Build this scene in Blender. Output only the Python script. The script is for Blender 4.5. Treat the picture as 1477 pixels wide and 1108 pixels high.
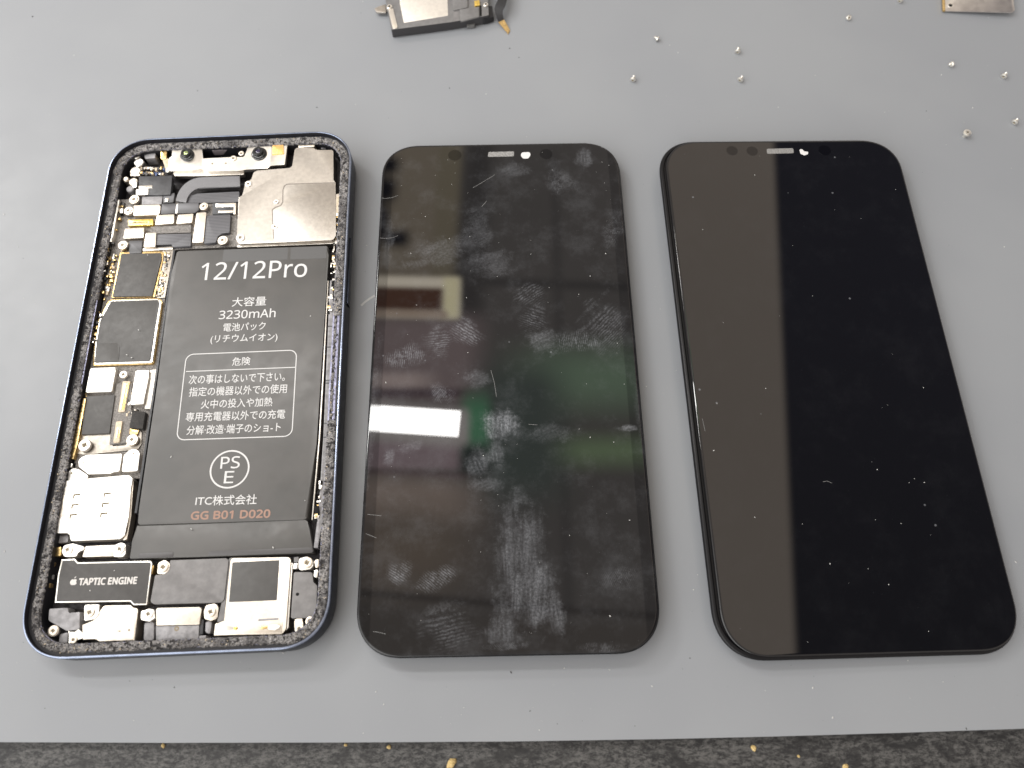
import bpy, bmesh, math, random
from mathutils import Vector, Matrix, noise

# ------------------------------------------------------------------ units
S = 0.1                       # 1 Blender unit = 10 mm; every length below is in mm
sc = bpy.context.scene
for o in list(bpy.data.objects):
    bpy.data.objects.remove(o)
rnd = random.Random(12)

# ------------------------------------------------------------------ camera (solved from the phone's known size)
PW, PH, FPX = 1477.0, 1108.0, 1111.458
CAM_H, PITCH, ROLL = 192.271, 1.18011, -0.00476
fw = Vector((0, math.cos(PITCH), -math.sin(PITCH)))
rt0 = Vector((1, 0, 0)); up0 = Vector((0, math.sin(PITCH), math.cos(PITCH)))
rt = rt0 * math.cos(ROLL) + up0 * math.sin(ROLL)
up = up0 * math.cos(ROLL) - rt0 * math.sin(ROLL)
CAM = Vector((0, 0, CAM_H))
cam = bpy.data.cameras.new('camera'); camo = bpy.data.objects.new('camera', cam)
sc.collection.objects.link(camo); sc.camera = camo
cam.sensor_fit = 'HORIZONTAL'; cam.sensor_width = 36.0; cam.lens = 36.0 * FPX / PW
m = Matrix.Identity(4)
for i in range(3):
    m[i][0], m[i][1], m[i][2], m[i][3] = rt[i], up[i], -fw[i], CAM[i] * S
camo.matrix_world = m
cam.clip_start = 0.05; cam.clip_end = 2000
cam.dof.use_dof = True; cam.dof.focus_distance = 20.6; cam.dof.aperture_fstop = 0.16

# ------------------------------------------------------------------ view
sc.view_settings.view_transform = 'Standard'
try: sc.view_settings.look = 'None'
except Exception: pass
sc.view_settings.exposure = -0.10; sc.view_settings.gamma = 1.0
sc.view_settings.use_curve_mapping = False
sc.cycles.max_bounces = 8
sc.cycles.sample_clamp_indirect = 6.0

# ------------------------------------------------------------------ frames of reference (mm)
def frame(x, y, z, th, tx, ty):
    ex = Vector((math.cos(th), math.sin(th), tx)).normalized()
    ey0 = Vector((-math.sin(th), math.cos(th), ty))
    n = ex.cross(ey0).normalized(); ey = n.cross(ex)
    M = Matrix.Identity(4)
    for i in range(3):
        M[i][0], M[i][1], M[i][2] = ex[i], ey[i], n[i]
    M[0][3], M[1][3], M[2][3] = x, y, z
    return M
T_PH = 7.3
def lower(M, d):               # move a frame down its own normal
    return M @ Matrix.Translation((0, 0, -d))
F_PHONE = lower(frame(-80.308, 83.438, 7.9, 0.03505, 0.01382, 0.00489), T_PH)
F_MID = frame(-2.093, 82.795, 5.338, 0.01404, 0.00022, -0.00948)
F_RIGHT = frame(82.366, 82.631, 4.889, 0.02248, -0.02071, 0.01108)
F_MAT = Matrix.Identity(4)

def ray(px, py):
    return (fw * FPX + rt * (px - PW / 2) + up * (PH / 2 - py)).normalized()
def at(F, px, py, z=0.0):      # measured photo point -> local mm on the frame's plane at height z
    I = F.inverted(); o = I @ CAM; d = I.to_3x3() @ ray(px, py)
    t = (z - o.z) / d.z; p = o + d * t
    return (p.x, p.y)
def refl(F, px, py):           # direction a mirror lying in the frame sends the sight line to
    d = ray(px, py); n = Vector((F[0][2], F[1][2], F[2][2]))
    r = d - n * (2 * d.dot(n)); return r
def q_of(F, px, py):
    r = refl(F, px, py); return r.x / r.z, r.y / r.z

# ------------------------------------------------------------------ node helpers
class G:
    def __init__(s, nt): s.t = nt; s.n = nt.nodes; s.l = nt.links
    def new(s, t, **k):
        n = s.n.new(t)
        for a, b in k.items(): setattr(n, a, b)
        return n
    def put(s, sock, v):
        if isinstance(v, bpy.types.NodeSocket): s.l.new(v, sock)
        elif v is not None: sock.default_value = v
    def m(s, op, a, b=None, c=None, clamp=False):
        n = s.new('ShaderNodeMath', operation=op); n.use_clamp = clamp
        s.put(n.inputs[0], a); s.put(n.inputs[1], b)
        if c is not None: s.put(n.inputs[2], c)
        return n.outputs[0]
    def step(s, v, a, b, x=0.0, y=1.0, kind='SMOOTHSTEP'):
        n = s.new('ShaderNodeMapRange', interpolation_type=kind)
        s.put(n.inputs[0], v); s.put(n.inputs[1], a); s.put(n.inputs[2], b); s.put(n.inputs[3], x); s.put(n.inputs[4], y)
        return n.outputs[0]
    def mix(s, f, a, b, blend='MIX'):
        n = s.new('ShaderNodeMix', data_type='RGBA', blend_type=blend)
        s.put(n.inputs[0], f); s.put(n.inputs[6], a); s.put(n.inputs[7], b)
        return n.outputs[2]
    def noise(s, scale, detail=3, rough=.55, vec=None, dist=0):
        n = s.new('ShaderNodeTexNoise'); s.put(n.inputs['Vector'], vec)
        n.inputs['Scale'].default_value = scale; n.inputs['Detail'].default_value = detail
        n.inputs['Roughness'].default_value = rough; n.inputs['Distortion'].default_value = dist
        return n.outputs[0]
    def obj(s): return s.new('ShaderNodeTexCoord').outputs['Object']
    def sep(s, v):
        n = s.new('ShaderNodeSeparateXYZ'); s.put(n.inputs[0], v); return n.outputs
    def mapping(s, v, loc=(0, 0, 0), rot=(0, 0, 0), scale=(1, 1, 1), kind='POINT'):
        n = s.new('ShaderNodeMapping', vector_type=kind); s.put(n.inputs[0], v)
        n.inputs[1].default_value = loc; n.inputs[2].default_value = rot; n.inputs[3].default_value = scale
        return n.outputs[0]
    def bump(s, h, strength=.3, dist=.01):
        n = s.new('ShaderNodeBump'); s.put(n.inputs['Height'], h)
        n.inputs['Strength'].default_value = strength; n.inputs['Distance'].default_value = dist
        return n.outputs[0]
def lin(c):
    return tuple(((v / 255) / 12.92 if v / 255 <= .04045 else ((v / 255 + .055) / 1.055) ** 2.4) for v in c)

# ------------------------------------------------------------------ surroundings as light: the room overhead (sky of this indoor scene)
world = bpy.data.worlds.new('World'); sc.world = world; world.use_nodes = True
def build_world():
    g = G(world.node_tree); g.n.clear()
    out = g.new('ShaderNodeOutputWorld'); bg = g.new('ShaderNodeBackground'); g.l.new(bg.outputs[0], out.inputs[0])
    x, y, z = g.sep(g.new('ShaderNodeTexCoord').outputs['Generated'])
    zz = g.m('MAXIMUM', z, .03)
    qx = g.m('DIVIDE', x, zz); qy = g.m('DIVIDE', y, zz)
    R = .050
    def rad(c): return tuple(max(0.004, (v - .003) / R) for v in lin(c)) + (1,)
    
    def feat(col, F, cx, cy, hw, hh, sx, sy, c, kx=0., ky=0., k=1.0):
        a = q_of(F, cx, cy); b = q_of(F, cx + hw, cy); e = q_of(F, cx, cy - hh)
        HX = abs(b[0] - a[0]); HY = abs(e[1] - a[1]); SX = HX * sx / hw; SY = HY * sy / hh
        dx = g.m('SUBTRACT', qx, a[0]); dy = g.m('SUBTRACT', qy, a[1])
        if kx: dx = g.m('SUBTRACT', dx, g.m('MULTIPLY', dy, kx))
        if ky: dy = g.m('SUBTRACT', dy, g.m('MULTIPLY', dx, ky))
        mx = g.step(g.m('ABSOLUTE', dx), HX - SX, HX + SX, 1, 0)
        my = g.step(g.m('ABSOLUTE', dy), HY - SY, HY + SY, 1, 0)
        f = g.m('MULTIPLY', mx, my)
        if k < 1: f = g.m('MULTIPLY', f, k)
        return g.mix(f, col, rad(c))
    M = F_MID
    n = g.noise(3.0, 2, .5, g.new('ShaderNodeTexCoord').outputs['Generated'])
    col = g.mix(g.step(n, .35, .65), (.78, .71, .64, 1), (.88, .79, .72, 1))
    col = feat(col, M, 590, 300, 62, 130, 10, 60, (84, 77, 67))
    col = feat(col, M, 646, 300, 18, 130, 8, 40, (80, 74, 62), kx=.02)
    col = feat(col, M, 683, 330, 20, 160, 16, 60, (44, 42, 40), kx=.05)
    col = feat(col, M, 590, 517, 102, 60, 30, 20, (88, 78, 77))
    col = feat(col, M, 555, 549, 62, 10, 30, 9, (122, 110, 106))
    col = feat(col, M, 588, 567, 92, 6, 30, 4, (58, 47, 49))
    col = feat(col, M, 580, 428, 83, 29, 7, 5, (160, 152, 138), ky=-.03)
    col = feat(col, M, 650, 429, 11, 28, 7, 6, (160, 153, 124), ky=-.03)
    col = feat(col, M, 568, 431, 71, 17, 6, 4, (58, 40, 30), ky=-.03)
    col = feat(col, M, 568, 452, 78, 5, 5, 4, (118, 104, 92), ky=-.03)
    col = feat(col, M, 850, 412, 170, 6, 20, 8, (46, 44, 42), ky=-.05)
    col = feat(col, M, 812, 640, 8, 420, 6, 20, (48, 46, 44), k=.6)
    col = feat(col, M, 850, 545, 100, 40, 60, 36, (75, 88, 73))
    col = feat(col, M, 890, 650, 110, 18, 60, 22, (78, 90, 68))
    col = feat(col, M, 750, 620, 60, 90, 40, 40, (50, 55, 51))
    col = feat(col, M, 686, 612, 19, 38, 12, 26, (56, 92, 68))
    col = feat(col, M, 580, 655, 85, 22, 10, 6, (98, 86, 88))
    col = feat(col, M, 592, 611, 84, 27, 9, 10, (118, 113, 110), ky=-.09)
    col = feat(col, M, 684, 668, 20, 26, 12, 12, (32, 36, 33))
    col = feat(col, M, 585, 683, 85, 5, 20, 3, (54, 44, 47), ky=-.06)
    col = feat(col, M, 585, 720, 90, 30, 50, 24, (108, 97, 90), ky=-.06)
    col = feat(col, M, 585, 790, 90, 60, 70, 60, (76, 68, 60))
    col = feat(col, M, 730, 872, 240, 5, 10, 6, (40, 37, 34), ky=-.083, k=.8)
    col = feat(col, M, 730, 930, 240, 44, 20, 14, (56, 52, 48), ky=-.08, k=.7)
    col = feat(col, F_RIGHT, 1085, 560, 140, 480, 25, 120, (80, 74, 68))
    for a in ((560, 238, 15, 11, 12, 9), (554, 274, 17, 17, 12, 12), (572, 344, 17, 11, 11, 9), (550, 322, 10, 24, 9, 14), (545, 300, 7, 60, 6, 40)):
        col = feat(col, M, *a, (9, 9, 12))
    f = g.m('MULTIPLY', g.step(qx, -.22, -.62), g.step(qy, .34, -.06)); col = g.mix(f, col, (3.9, 3.85, 3.75, 1))      # unseen bright patch added front left, lifts the mat there
    # the unlit half of the room: a straight edge, then dark
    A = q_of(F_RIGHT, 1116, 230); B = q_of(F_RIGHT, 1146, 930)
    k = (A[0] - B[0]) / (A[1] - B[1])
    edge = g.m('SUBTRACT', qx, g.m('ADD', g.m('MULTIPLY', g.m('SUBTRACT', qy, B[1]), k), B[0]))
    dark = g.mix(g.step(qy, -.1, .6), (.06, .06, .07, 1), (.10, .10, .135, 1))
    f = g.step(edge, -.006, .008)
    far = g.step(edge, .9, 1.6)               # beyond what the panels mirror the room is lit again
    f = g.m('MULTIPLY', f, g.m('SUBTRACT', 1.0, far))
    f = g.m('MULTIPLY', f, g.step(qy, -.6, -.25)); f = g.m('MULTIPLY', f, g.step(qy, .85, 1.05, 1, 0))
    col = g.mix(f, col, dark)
    col = g.mix(g.step(z, .0, .12), (.55, .53, .5, 1), col)
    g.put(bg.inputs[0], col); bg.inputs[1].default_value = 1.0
build_world()

# ------------------------------------------------------------------ the ceiling tube lamp (its mirror image lies on the middle panel)
LAMP_H = 400.0
def on_ceiling(F, px, py):
    p = at(F, px, py); P = F @ Vector((p[0], p[1], 0)); r = refl(F, px, py)
    return P + r * ((LAMP_H - P.z) / r.z)
e0 = on_ceiling(F_MID, 663, 593); e1 = on_ceiling(F_MID, 662, 630)
g0 = on_ceiling(F_MID, 536, 584); g1 = on_ceiling(F_MID, 532, 622)
endm = (e0 + e1) / 2; dirx = ((g0 + g1) / 2 - endm).normalized()
L_LEN = 500.0; L_WID = abs((e0 - e1).dot(Vector((-dirx.y, dirx.x, 0)))) 
lamp = bpy.data.lights.new('tube_lamp', 'AREA'); lampo = bpy.data.objects.new('tube_lamp', lamp)
sc.collection.objects.link(lampo)
lamp.shape = 'RECTANGLE'; lamp.size = L_LEN * S; lamp.size_y = L_WID * S
RADIANCE = 40.0
lamp.energy = RADIANCE * math.pi * (lamp.size * lamp.size_y)
lamp.color = (1.0, .985, .96)
lc = endm + dirx * (L_LEN / 2)
lampo.location = lc * S
lampo.rotation_euler = (0, 0, math.atan2(dirx.y, dirx.x))

# unseen second lamp, added further back on the left: it throws the shadows below and right of the screens
lamp2 = bpy.data.lights.new('added_back_lamp', 'AREA'); lampo2 = bpy.data.objects.new('added_back_lamp', lamp2)
sc.collection.objects.link(lampo2)
H2 = 1100.0; lamp2.shape = 'RECTANGLE'; lamp2.size = .34 * H2 * S; lamp2.size_y = .11 * H2 * S
lamp2.energy = 64.0 * math.pi * (lamp2.size * lamp2.size_y); lamp2.color = (1.0, .985, .96)
lampo2.location = (-1.0 * H2 * S, (80 + .80 * H2) * S, H2 * S)

# ------------------------------------------------------------------ materials
MATS = {}
def pbr(name, base, rough=.5, metal=0., spec=.5, noise_amt=0., noise_scale=6., bump=0., bump_scale=60., coat=0., bdist=.01, aniso=None):
    if name in MATS: return MATS[name]
    mt = bpy.data.materials.new(name); mt.use_nodes = True; g = G(mt.node_tree)
    b = g.n['Principled BSDF']
    b.inputs['Base Color'].default_value = (*base, 1); b.inputs['Roughness'].default_value = rough
    b.inputs['Metallic'].default_value = metal; b.inputs['Specular IOR Level'].default_value = spec
    b.inputs['Coat Weight'].default_value = coat
    v = g.obj()
    if noise_amt:
        n = g.noise(noise_scale, 5, .6, v)
        lo = tuple(max(0, c * (1 - noise_amt)) for c in base); hi = tuple(min(1, c * (1 + noise_amt)) for c in base)
        g.put(b.inputs['Base Color'], g.mix(g.step(n, .3, .7), (*lo, 1), (*hi, 1)))
        g.put(b.inputs['Roughness'], g.step(g.noise(noise_scale * 2.3, 4, .6, v), .3, .7, max(.03, rough * (1 - noise_amt)), min(1, rough * (1 + noise_amt))))
    if bump:
        g.put(b.inputs['Normal'], g.bump(g.noise(bump_scale, 3, .6, v), bump, bdist))
    MATS[name] = mt; return mt
def flex_mat(name, base, rough=.42, period=.06, ang=0.):
    if name in MATS: return MATS[name]
    mt = pbr(name, base, rough, 0, .5); g = G(mt.node_tree); b = g.n['Principled BSDF']
    v = g.mapping(g.obj(), rot=(0, 0, ang))
    w = g.new('ShaderNodeTexWave', wave_type='BANDS', bands_direction='Y'); g.put(w.inputs[0], v)
    w.inputs['Scale'].default_value = .314 / period; w.inputs['Distortion'].default_value = 1.2; w.inputs['Detail'].default_value = 1
    w.inputs['Detail Scale'].default_value = .6
    g.put(b.inputs['Base Color'], g.mix(w.outputs['Fac'], (*[c * .55 for c in base], 1), (*[c * 1.45 for c in base], 1)))
    g.put(b.inputs['Normal'], g.bump(w.outputs['Fac'], .25, .006))
    return mt
def grain_mat(name, a, b_, scale=60, rough=.7, bump=.6, metal=0.):
    if name in MATS: return MATS[name]
    mt = pbr(name, a, rough, metal, .5); g = G(mt.node_tree); b = g.n['Principled BSDF']
    n = g.noise(scale, 5, .75, g.obj())
    g.put(b.inputs['Base Color'], g.mix(g.step(n, .38, .62), (*a, 1), (*b_, 1)))
    g.put(b.inputs['Normal'], g.bump(n, bump, .02))
    return mt
NAVY = pbr('navy_aluminium', (.018, .021, .031), .33, .85, .5, .15, 3)
RIM = pbr('navy_polished_edge', (.27, .31, .41), .25, 1.0, .5, .12, 4)
LEDGE = pbr('anodised_ledge', (.22, .22, .30), .45, .7, .5, .3, 9, .3, 90)
INNER = pbr('inner_wall', (.012, .012, .016), .5, 0, .4)
BRASSD = pbr('dark_brass_slot', (.10, .075, .035), .5, .4)
FLOOR = pbr('midplate_dark', (.03, .027, .03), .5, .2, .4, .4, 8)
NICKEL = pbr('nickel_silver', (.50, .468, .425), .36, 1.0, .5, .08, 7, .10, 120)
NICKEL2 = pbr('nickel_silver_cover', (.68, .62, .54), .42, 1.0, .5, .08, 9, .08, 130)
STEEL = pbr('bright_steel', (.86, .83, .77), .3, 1.0, .5, .05, 6, .06, 60)
SATIN = pbr('satin_steel', (.88, .85, .80), .48, 1.0, .5, .05, 6, .12, 90)
BRASS = pbr('brass_gilt', (.72, .52, .24), .32, 1.0, .5, .25, 12)
GOLD = pbr('gold_contact', (.95, .66, .18), .28, 1.0, .5, .15, 18)
AMBER = grain_mat('amber_emitter', (.75, .36, .08), (.98, .70, .32), 42, .35, .3, .6)
CHIP = pbr('chip_black', (.068, .066, .064), .5, 0, .5, .12, 5, .05, 150)
CHIP2 = pbr('chip_grey', (.072, .070, .068), .5, 0, .5, .10, 3)
PLASTIC = pbr('dark_grey_plastic', (.170, .164, .164), .44, 0, .5, .15, 4, .08, 110)
TAPE = pbr('black_tape', (.042, .043, .048), .42, 0, .5, .25, 5, .1, 40)
PAD = pbr('grey_pad', (.27, .265, .275), .5, .2, .5, .25, 6, .2, 30)
FOAM = grain_mat('black_foam', (.012, .012, .013), (.09, .085, .08), 60, .9, 1.)
BOARD = grain_mat('board_grain', (.06, .054, .05), (.36, .34, .32), 40, .6, .5)
BOARDM = pbr('board_metal_plate', (.36, .33, .29), .4, .85, .5, .15, 8, .1, 60)
FLEX = flex_mat('flex_dark', (.10, .10, .11), .40, .05)
FLEXL = flex_mat('flex_pale', (.17, .17, .18), .38, .035)
FLEXV = flex_mat('flex_plain', (.095, .095, .102), .40, .4)
def adhesive_mat():
    mt = pbr('adhesive_residue', (.2, .19, .18), .8, 0, .4); g = G(mt.node_tree); b = g.n['Principled BSDF']; v = g.obj()
    n = g.noise(34, 5, .8, v); n2 = g.noise(9, 4, .65, v)
    c = g.mix(g.step(n, .36, .60), (.035, .032, .032, 1), (.44, .425, .42, 1))
    c = g.mix(g.step(n2, .48, .60), c, (.028, .026, .027, 1)); c = g.mix(g.m('MULTIPLY', g.step(g.noise(1.6, 3, .6, v), .46, .60), .55), c, (.05, .047, .05, 1))
    c = g.mix(g.m('MULTIPLY', g.step(g.noise(21, 2, .5, v), .66, .72), .8), c, (.60, .52, .42, 1))
    g.put(b.inputs['Base Color'], c); g.put(b.inputs['Normal'], g.bump(n, 1.0, .03)); return mt
ADHES = adhesive_mat()
WHITE = pbr('white_ink', (.60, .60, .60), .6, 0, .3)
PINK = pbr('faded_ink', (.33, .21, .165), .6, 0, .3)
GREYINK = pbr('pale_ink', (.62, .60, .58), .55, 0, .3)
BLACK = pbr('black_gap', (.004, .004, .004), .6, 0, .2)
BLKGLOSS = pbr('black_gloss_plastic', (.004, .004, .005), .32, 0, .22)
LENSB = pbr('lens_black', (.012, .013, .014), .22, 0, .5)
LENSG = pbr('lens_green_glass', (.35, .42, .18), .08, .6, .6)
LENSV = pbr('lens_violet_glass', (.02, .015, .05), .05, 0, .7)
MAUVE = pbr('mauve_sensor', (.35, .31, .33), .4, .5, .5)
BLUE = pbr('blue_component', (.05, .09, .22), .35, 0, .5)
CREAM = pbr('cream_ceramic', (.62, .52, .38), .45, 0, .5, .15, 20)
CRUMB = grain_mat('ochre_crumb', (.40, .28, .10), (.66, .50, .24), 30, .8, 1.)
DUSTW = pbr('white_dust', (.52, .52, .51), .8)
DUSTD = pbr('dark_dust', (.05, .05, .05), .8)
RIBM = pbr('mesh_grey', (.30, .30, .30), .5, .6, .5, .4, 30)
WIN = pbr('window_white', (.62, .62, .62), .4, 0, .5)
CAMH = pbr('camera_hole_black', (.002, .002, .003), .03, 0, .33)

def battery_mat():
    mt = pbr('battery_wrap', (.060, .060, .059), .40, 0, .5); g = G(mt.node_tree); b = g.n['Principled BSDF']
    v = g.obj(); n = g.noise(.8, 4, .55, v)
    g.put(b.inputs['Base Color'], g.mix(g.step(n, .35, .65), (.078, .077, .075, 1), (.094, .091, .088, 1)))
    g.put(b.inputs['Roughness'], g.step(g.noise(2.2, 4, .6, v), .3, .7, .34, .46))
    g.put(b.inputs['Normal'], g.bump(g.noise(1.2, 3, .5, v), .12, .03))
    return mt
BATT = battery_mat()

def mat_mat():
    mt = pbr('grey_silicone', (.33, .33, .335), .52, 0, .55); g = G(mt.node_tree); b = g.n['Principled BSDF']
    v = g.obj()
    big = g.noise(.16, 3, .5, v); fine = g.noise(9, 5, .7, v)
    c = g.mix(g.step(big, .35, .65), (.231, .243, .262, 1), (.246, .258, .275, 1))
    c = g.mix(g.m('MULTIPLY', g.step(fine, .62, .75), .12), c, (.55, .54, .53, 1))
    c = g.mix(g.m('MULTIPLY', g.step(g.noise(1.1, 5, .7, v), .66, .8), .3), c, (.24, .24, .235, 1))
    g.put(b.inputs['Base Color'], c)
    g.put(b.inputs['Roughness'], g.step(g.noise(.7, 4, .6, v), .3, .7, .42, .50))
    g.put(b.inputs['Normal'], g.bump(g.noise(26, 3, .6, v), .05, .01))
    return mt
MATGREY = mat_mat()
MATEDGE = pbr('silicone_edge', (.42, .38, .38), .5)
def desk_mat():
    mt = pbr('dark_laminate', (.05, .05, .05), .5, 0, .45); g = G(mt.node_tree); b = g.n['Principled BSDF']
    v = g.mapping(g.obj(), scale=(.8, 1.5, 1)); n = g.noise(9, 9, .82, v, .3); n2 = g.noise(1.1, 5, .65, v, .8)
    f = g.m('MULTIPLY', g.step(n, .40, .62), g.step(n2, .36, .52, .15, 1))
    g.put(b.inputs['Base Color'], g.mix(f, (.008, .008, .009, 1), (.10, .098, .095, 1)))
    g.put(b.inputs['Roughness'], g.step(n, .3, .7, .55, .35))
    g.put(b.inputs['Normal'], g.bump(n, .5, .02))
    return mt
DESK = desk_mat()

# ------------------------------------------------------------------ object helpers
COL = sc.collection
def link(name, me, parent=None, mats=()):
    o = bpy.data.objects.new(name, me); COL.objects.link(o)
    for mt in (mats if isinstance(mats, (list, tuple)) else [mats]): me.materials.append(mt)
    if parent: o.parent = parent
    return o
def to_obj(name, bm, mats, parent=None, smooth=40):
    for v in bm.verts: v.co *= S
    bmesh.ops.recalc_face_normals(bm, faces=bm.faces)
    me = bpy.data.meshes.new(name); bm.to_mesh(me); bm.free()
    for p in me.polygons: p.use_smooth = True
    try: me.set_sharp_from_angle(angle=math.radians(smooth))
    except Exception: pass
    return link(name, me, parent, mats)
def thing(name, F, label, cat, group=None):
    o = bpy.data.objects.new(name, None); COL.objects.link(o)
    M = F.copy()
    for i in range(3): M[i][3] *= S
    o.matrix_world = M; o.empty_display_size = .3
    tag(o, label, cat, group); return o
def tag(o, label, cat, group=None, kind=None):
    if label: o['label'] = label
    if cat: o['category'] = cat
    if group: o['group'] = group
    if kind: o['kind'] = kind
    return o
def rpoly(pts, r, seg=4):      # round the corners of a polygon
    if r <= 0: return [tuple(p) for p in pts]
    out = []; n = len(pts)
    for i in range(n):
        p = Vector(pts[i]).to_2d(); a = Vector(pts[i - 1]).to_2d(); b = Vector(pts[(i + 1) % n]).to_2d()
        u = a - p; w = b - p; lu, lw = u.length, w.length
        if lu < 1e-6 or lw < 1e-6: continue
        u /= lu; w /= lw
        cs = max(-1, min(1, u.dot(w))); th = math.acos(cs)
        if th > 2.9: out.append(tuple(p)); continue
        d = min(r / math.tan(th / 2), lu * .45, lw * .45); rr = d * math.tan(th / 2)
        c = p + (u + w).normalized() * (rr / math.sin(th / 2))
        s0 = p + u * d - c; s1 = p + w * d - c
        a0 = math.atan2(s0.y, s0.x); a1 = math.atan2(s1.y, s1.x); da = (a1 - a0 + math.pi) % (2 * math.pi) - math.pi
        for k in range(seg + 1):
            t = a0 + da * k / seg; out.append((c.x + rr * math.cos(t), c.y + rr * math.sin(t)))
    return out
def add_prism(bm, pts, z0, z1, bev=.12, mi=0, mi_side=None):
    ar = sum(pts[i - 1][0] * pts[i][1] - pts[i][0] * pts[i - 1][1] for i in range(len(pts)))
    if ar < 0: pts = pts[::-1]
    vs = [bm.verts.new((x, y, z1)) for x, y in pts]
    top = bm.faces.new(vs); top.material_index = mi
    n = len(pts)
    bv = [bm.verts.new((x, y, z0)) for x, y in pts]
    sides = []
    for i in range(n):
        f = bm.faces.new((vs[i], bv[i], bv[(i + 1) % n], vs[(i + 1) % n])); f.material_index = mi if mi_side is None else mi_side
        sides.append(f)
    bot = bm.faces.new(bv[::-1]); bot.material_index = mi if mi_side is None else mi_side
    if bev > 0:
        try: bmesh.ops.bevel(bm, geom=list(top.edges), offset=min(bev, (z1 - z0) * .45), segments=2, affect='EDGES', clamp_overlap=True, profile=.6, material=-1)
        except Exception: pass
def add_box(bm, cx, cy, sx, sy, z0, z1, rot=0, bev=0, mi=0):
    c, s = math.cos(rot), math.sin(rot)
    pts = [(cx + c * a * sx / 2 - s * b * sy / 2, cy + s * a * sx / 2 + c * b * sy / 2) for a, b in ((-1, -1), (1, -1), (1, 1), (-1, 1))]
    add_prism(bm, pts, z0, z1, bev, mi)
def add_lathe(bm, cx, cy, prof, n=24, mis=None, close=True):     # prof: (r, z)
    rings = []
    for r, z in prof:
        if r <= 1e-6: rings.append([bm.verts.new((cx, cy, z))])
        else: rings.append([bm.verts.new((cx + r * math.cos(2 * math.pi * k / n), cy + r * math.sin(2 * math.pi * k / n), z)) for k in range(n)])
    for i in range(len(rings) - 1):
        a, b = rings[i], rings[i + 1]; mi = mis[i] if mis else 0
        for k in range(n):
            k2 = (k + 1) % n
            if len(a) == 1 and len(b) == 1: continue
            if len(a) == 1: f = bm.faces.new((a[0], b[k], b[k2]))
            elif len(b) == 1: f = bm.faces.new((a[k], b[0], a[k2]))
            else: f = bm.faces.new((a[k], b[k], b[k2], a[k2]))
            f.material_index = mi
def rrect(w, h, r, n=14, k=2.25):   # rounded rectangle outline with soft (continuous) corners
    pts = []
    for qx, qy, a0 in ((1, 1, 0), (-1, 1, 90), (-1, -1, 180), (1, -1, 270)):
        for i in range(n + 1):
            a = math.radians(a0 + 90 * i / n); c, s = math.cos(a), math.sin(a)
            x = abs(c) ** (2 / k); y = abs(s) ** (2 / k)
            pts.append((qx * (w / 2 - r) + qx * r * x, qy * (h / 2 - r) + qy * r * y))
    return pts
def loft(bm, w, h, r, prof, mis=None, cap0=True, cap1=True, mi_cap=0, n=14):
    rings = []
    for ins, z in prof:
        pts = rrect(w - 2 * ins, h - 2 * ins, max(.3, r - ins), n)
        rings.append([bm.verts.new((x, y, z)) for x, y in pts])
    N = len(rings[0])
    for i in range(len(rings) - 1):
        for k in range(N):
            f = bm.faces.new((rings[i][k], rings[i][(k + 1) % N], rings[i + 1][(k + 1) % N], rings[i + 1][k]))
            f.material_index = mis[i] if mis else 0
    if cap0: f = bm.faces.new(rings[0][::-1]); f.material_index = mi_cap
    if cap1: f = bm.faces.new(rings[-1]); f.material_index = mi_cap
import os
try: FONT = bpy.data.fonts.load(os.path.join(bpy.utils.resource_path('LOCAL'), 'datafiles', 'fonts', 'NotoSansHebrew-Regular.woff2'))
except Exception: FONT = None
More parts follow.
